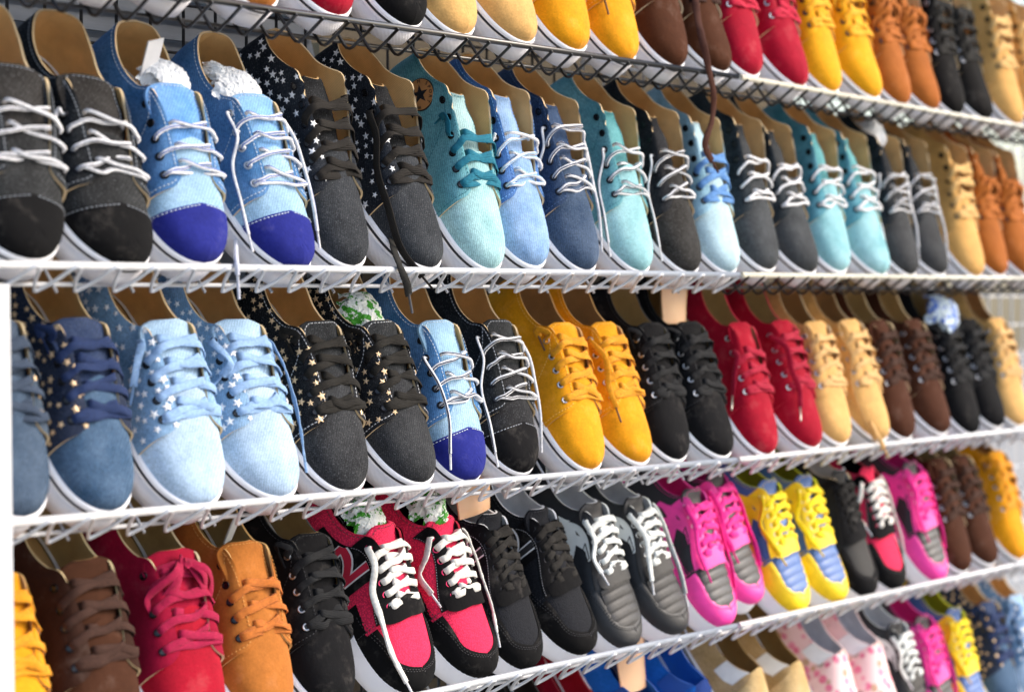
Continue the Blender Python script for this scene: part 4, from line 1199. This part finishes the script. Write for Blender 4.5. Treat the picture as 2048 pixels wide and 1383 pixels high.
mb = MB(); box(mb, (-.0008, -.009, -.024), (.0008, .009, .024))
card = link('price_card', mb.mesh('price_card', mat('paper', '#E6E6E8'), False))
card.matrix_world = SHOES[(2, 2)].matrix_world @ frame((.056, -.010, .098), (-.35, -.25, 1), (1, .1, .3))
tag(card, 'small white card standing in the paper-stuffed blue shoe', 'card')
mb = MB(); box(mb, (-.0008, -.006, -.020), (.0008, .006, .020))
card = link('white_tag', mb.mesh('white_tag', mat('paper', '#D2D4D6'), False))
card.matrix_world = SHOES[(4, 3)].matrix_world @ frame((.066, .000, .096), (-.3, -.2, 1), (1, .2, .3))
tag(card, 'white plastic tag standing in the tan orange suede shoe', 'tag')

def insert(key, label, z0=.112, z1=.092, x0=.010, x1=.106, hw=.031):
    mb = MB(); k = 24; m = 13
    C_ = spline([(x0, 0, z0), (x0 * .65 + x1 * .35, 0, z0 * .62 + z1 * .38 + .010), (x0 * .3 + x1 * .7, 0, z0 * .22 + z1 * .78 + .007), (x1, 0, z1)], k)
    c = np.linspace(0, 1, k); wv = np.linspace(-1, 1, m)
    h = hw * np.sqrt(np.clip(1 - (1 - np.clip(c / .18, 0, 1)) ** 2, 0, 1)) * (1 - .22 * c)
    h = np.maximum(h, .002)
    tan_ = unit(np.gradient(C_, axis=0)); nn = np.cross(tan_, V(0, 1, 0)); nn = np.where(nn[:, 2:3] < 0, -nn, nn)
    P = C_[:, None] + V(0, 1, 0) * (h[:, None] * wv)[..., None] - nn[:, None] * (.007 * wv ** 2 * (h / hw)[:, None] ** 1)[..., None]
    mb.add(P, grid_faces(k, m, flip=True)); mb.add(P - nn[:, None] * .002, grid_faces(k, m))
    ring = lambda Q: np.concatenate([Q[:, 0], Q[-1, 1:], Q[::-1, -1][1:], Q[0, ::-1][1:]])
    a, b = ring(P), ring(P - nn[:, None] * .002); n_ = len(a)
    mb.add(np.concatenate([a, b]), [(i, (i + 1) % n_, n_ + (i + 1) % n_, n_ + i) for i in range(n_)])
    o = link('plastic_insert', mb.mesh('plastic_insert', mat('plastic', '#E3B892')))
    o.matrix_world = SHOES[key].matrix_world.copy()
    tag(o, label, 'insert', 'plastic inserts in shoes')
insert((4, 7), 'large beige plastic insert in the black mesh running shoe', .132, .084, .004, .080, .042)
insert((3, 11), 'beige plastic insert in the black suede shoe beside the red pair', .122, .084, .006, .078, .034)
insert((5, 2), 'beige plastic insert in the blue slip-on on the lowest shelf', .118, .070, .004, .100, .036)

# ------------------------------------------------------------------ long lace ends that fall over the rails
def falling_lace(key, pts, m, w=.0036, t=.0010, aglet=None):
    root = SHOES[key]; inv = root.matrix_world.inverted()
    lace = [c for c in root.children if c.name.split('.')[0] == 'shoelace'][0]
    W = [np.array(on_front(px, py, y)) for px, py, y in pts]
    P = spline(W, 60); k = 60; rnd = random.Random(4)
    tn = unit(np.gradient(P, axis=0)); tw = np.cumsum([rnd.gauss(0, .12) for _ in range(k)])
    N_ = np.broadcast_to(V(-.5, -.85, 0), P.shape); S_ = unit(np.cross(tn, N_)); N_ = unit(np.cross(S_, tn))
    N_ = N_ * np.cos(tw)[:, None] + S_ * np.sin(tw)[:, None]
    mb = MB(); tube(mb, P, w, 8, N_, t)
    toloc = lambda q: np.array([inv @ Vector(v) for v in q])
    mb.v = [toloc(v) for v in mb.v]
    link('loose_lace_end', mb.mesh('loose_lace_end', m), lace)
    mb = MB(); d = unit(P[-1] - P[-3]); tube(mb, [P[-1] - d * .002, P[-1] + d * .009, P[-1] + d * .022], .0014, 8); mb.v = [toloc(v) for v in mb.v]
    link('aglet', mb.mesh('aglet', aglet or m), lace)
falling_lace((1, 10), [(1386, -30, .03), (1396, 40, .012), (1408, 95, -.006), (1420, 150, -.010), (1427, 185, -.006), (1424, 240, .000), (1410, 290, .004), (1424, 322, .006)], mat('cord', '#4E2E24'), .0046)
falling_lace((2, 5), [(770, 415, .075), (778, 455, .042), (790, 505, .010), (803, 540, -.008), (813, 565, -.009), (818, 590, -.006)], mat('cord', '#2A2926'), .0044, .0011, mat('plain', '#5A5A5C'))
falling_lace((3, 15), [(1722, 790, .06), (1735, 825, .03), (1748, 855, .004), (1760, 878, -.008), (1768, 895, -.008)], mat('cord', '#CFA468'), .0038)
falling_lace((2, 3), [(470, 330, .12), (462, 400, .09), (470, 470, .050), (472, 510, .018), (474, 535, -.007), (475, 550, -.008)], mat('cord', '#C9CCD8'), .0024, .0024)
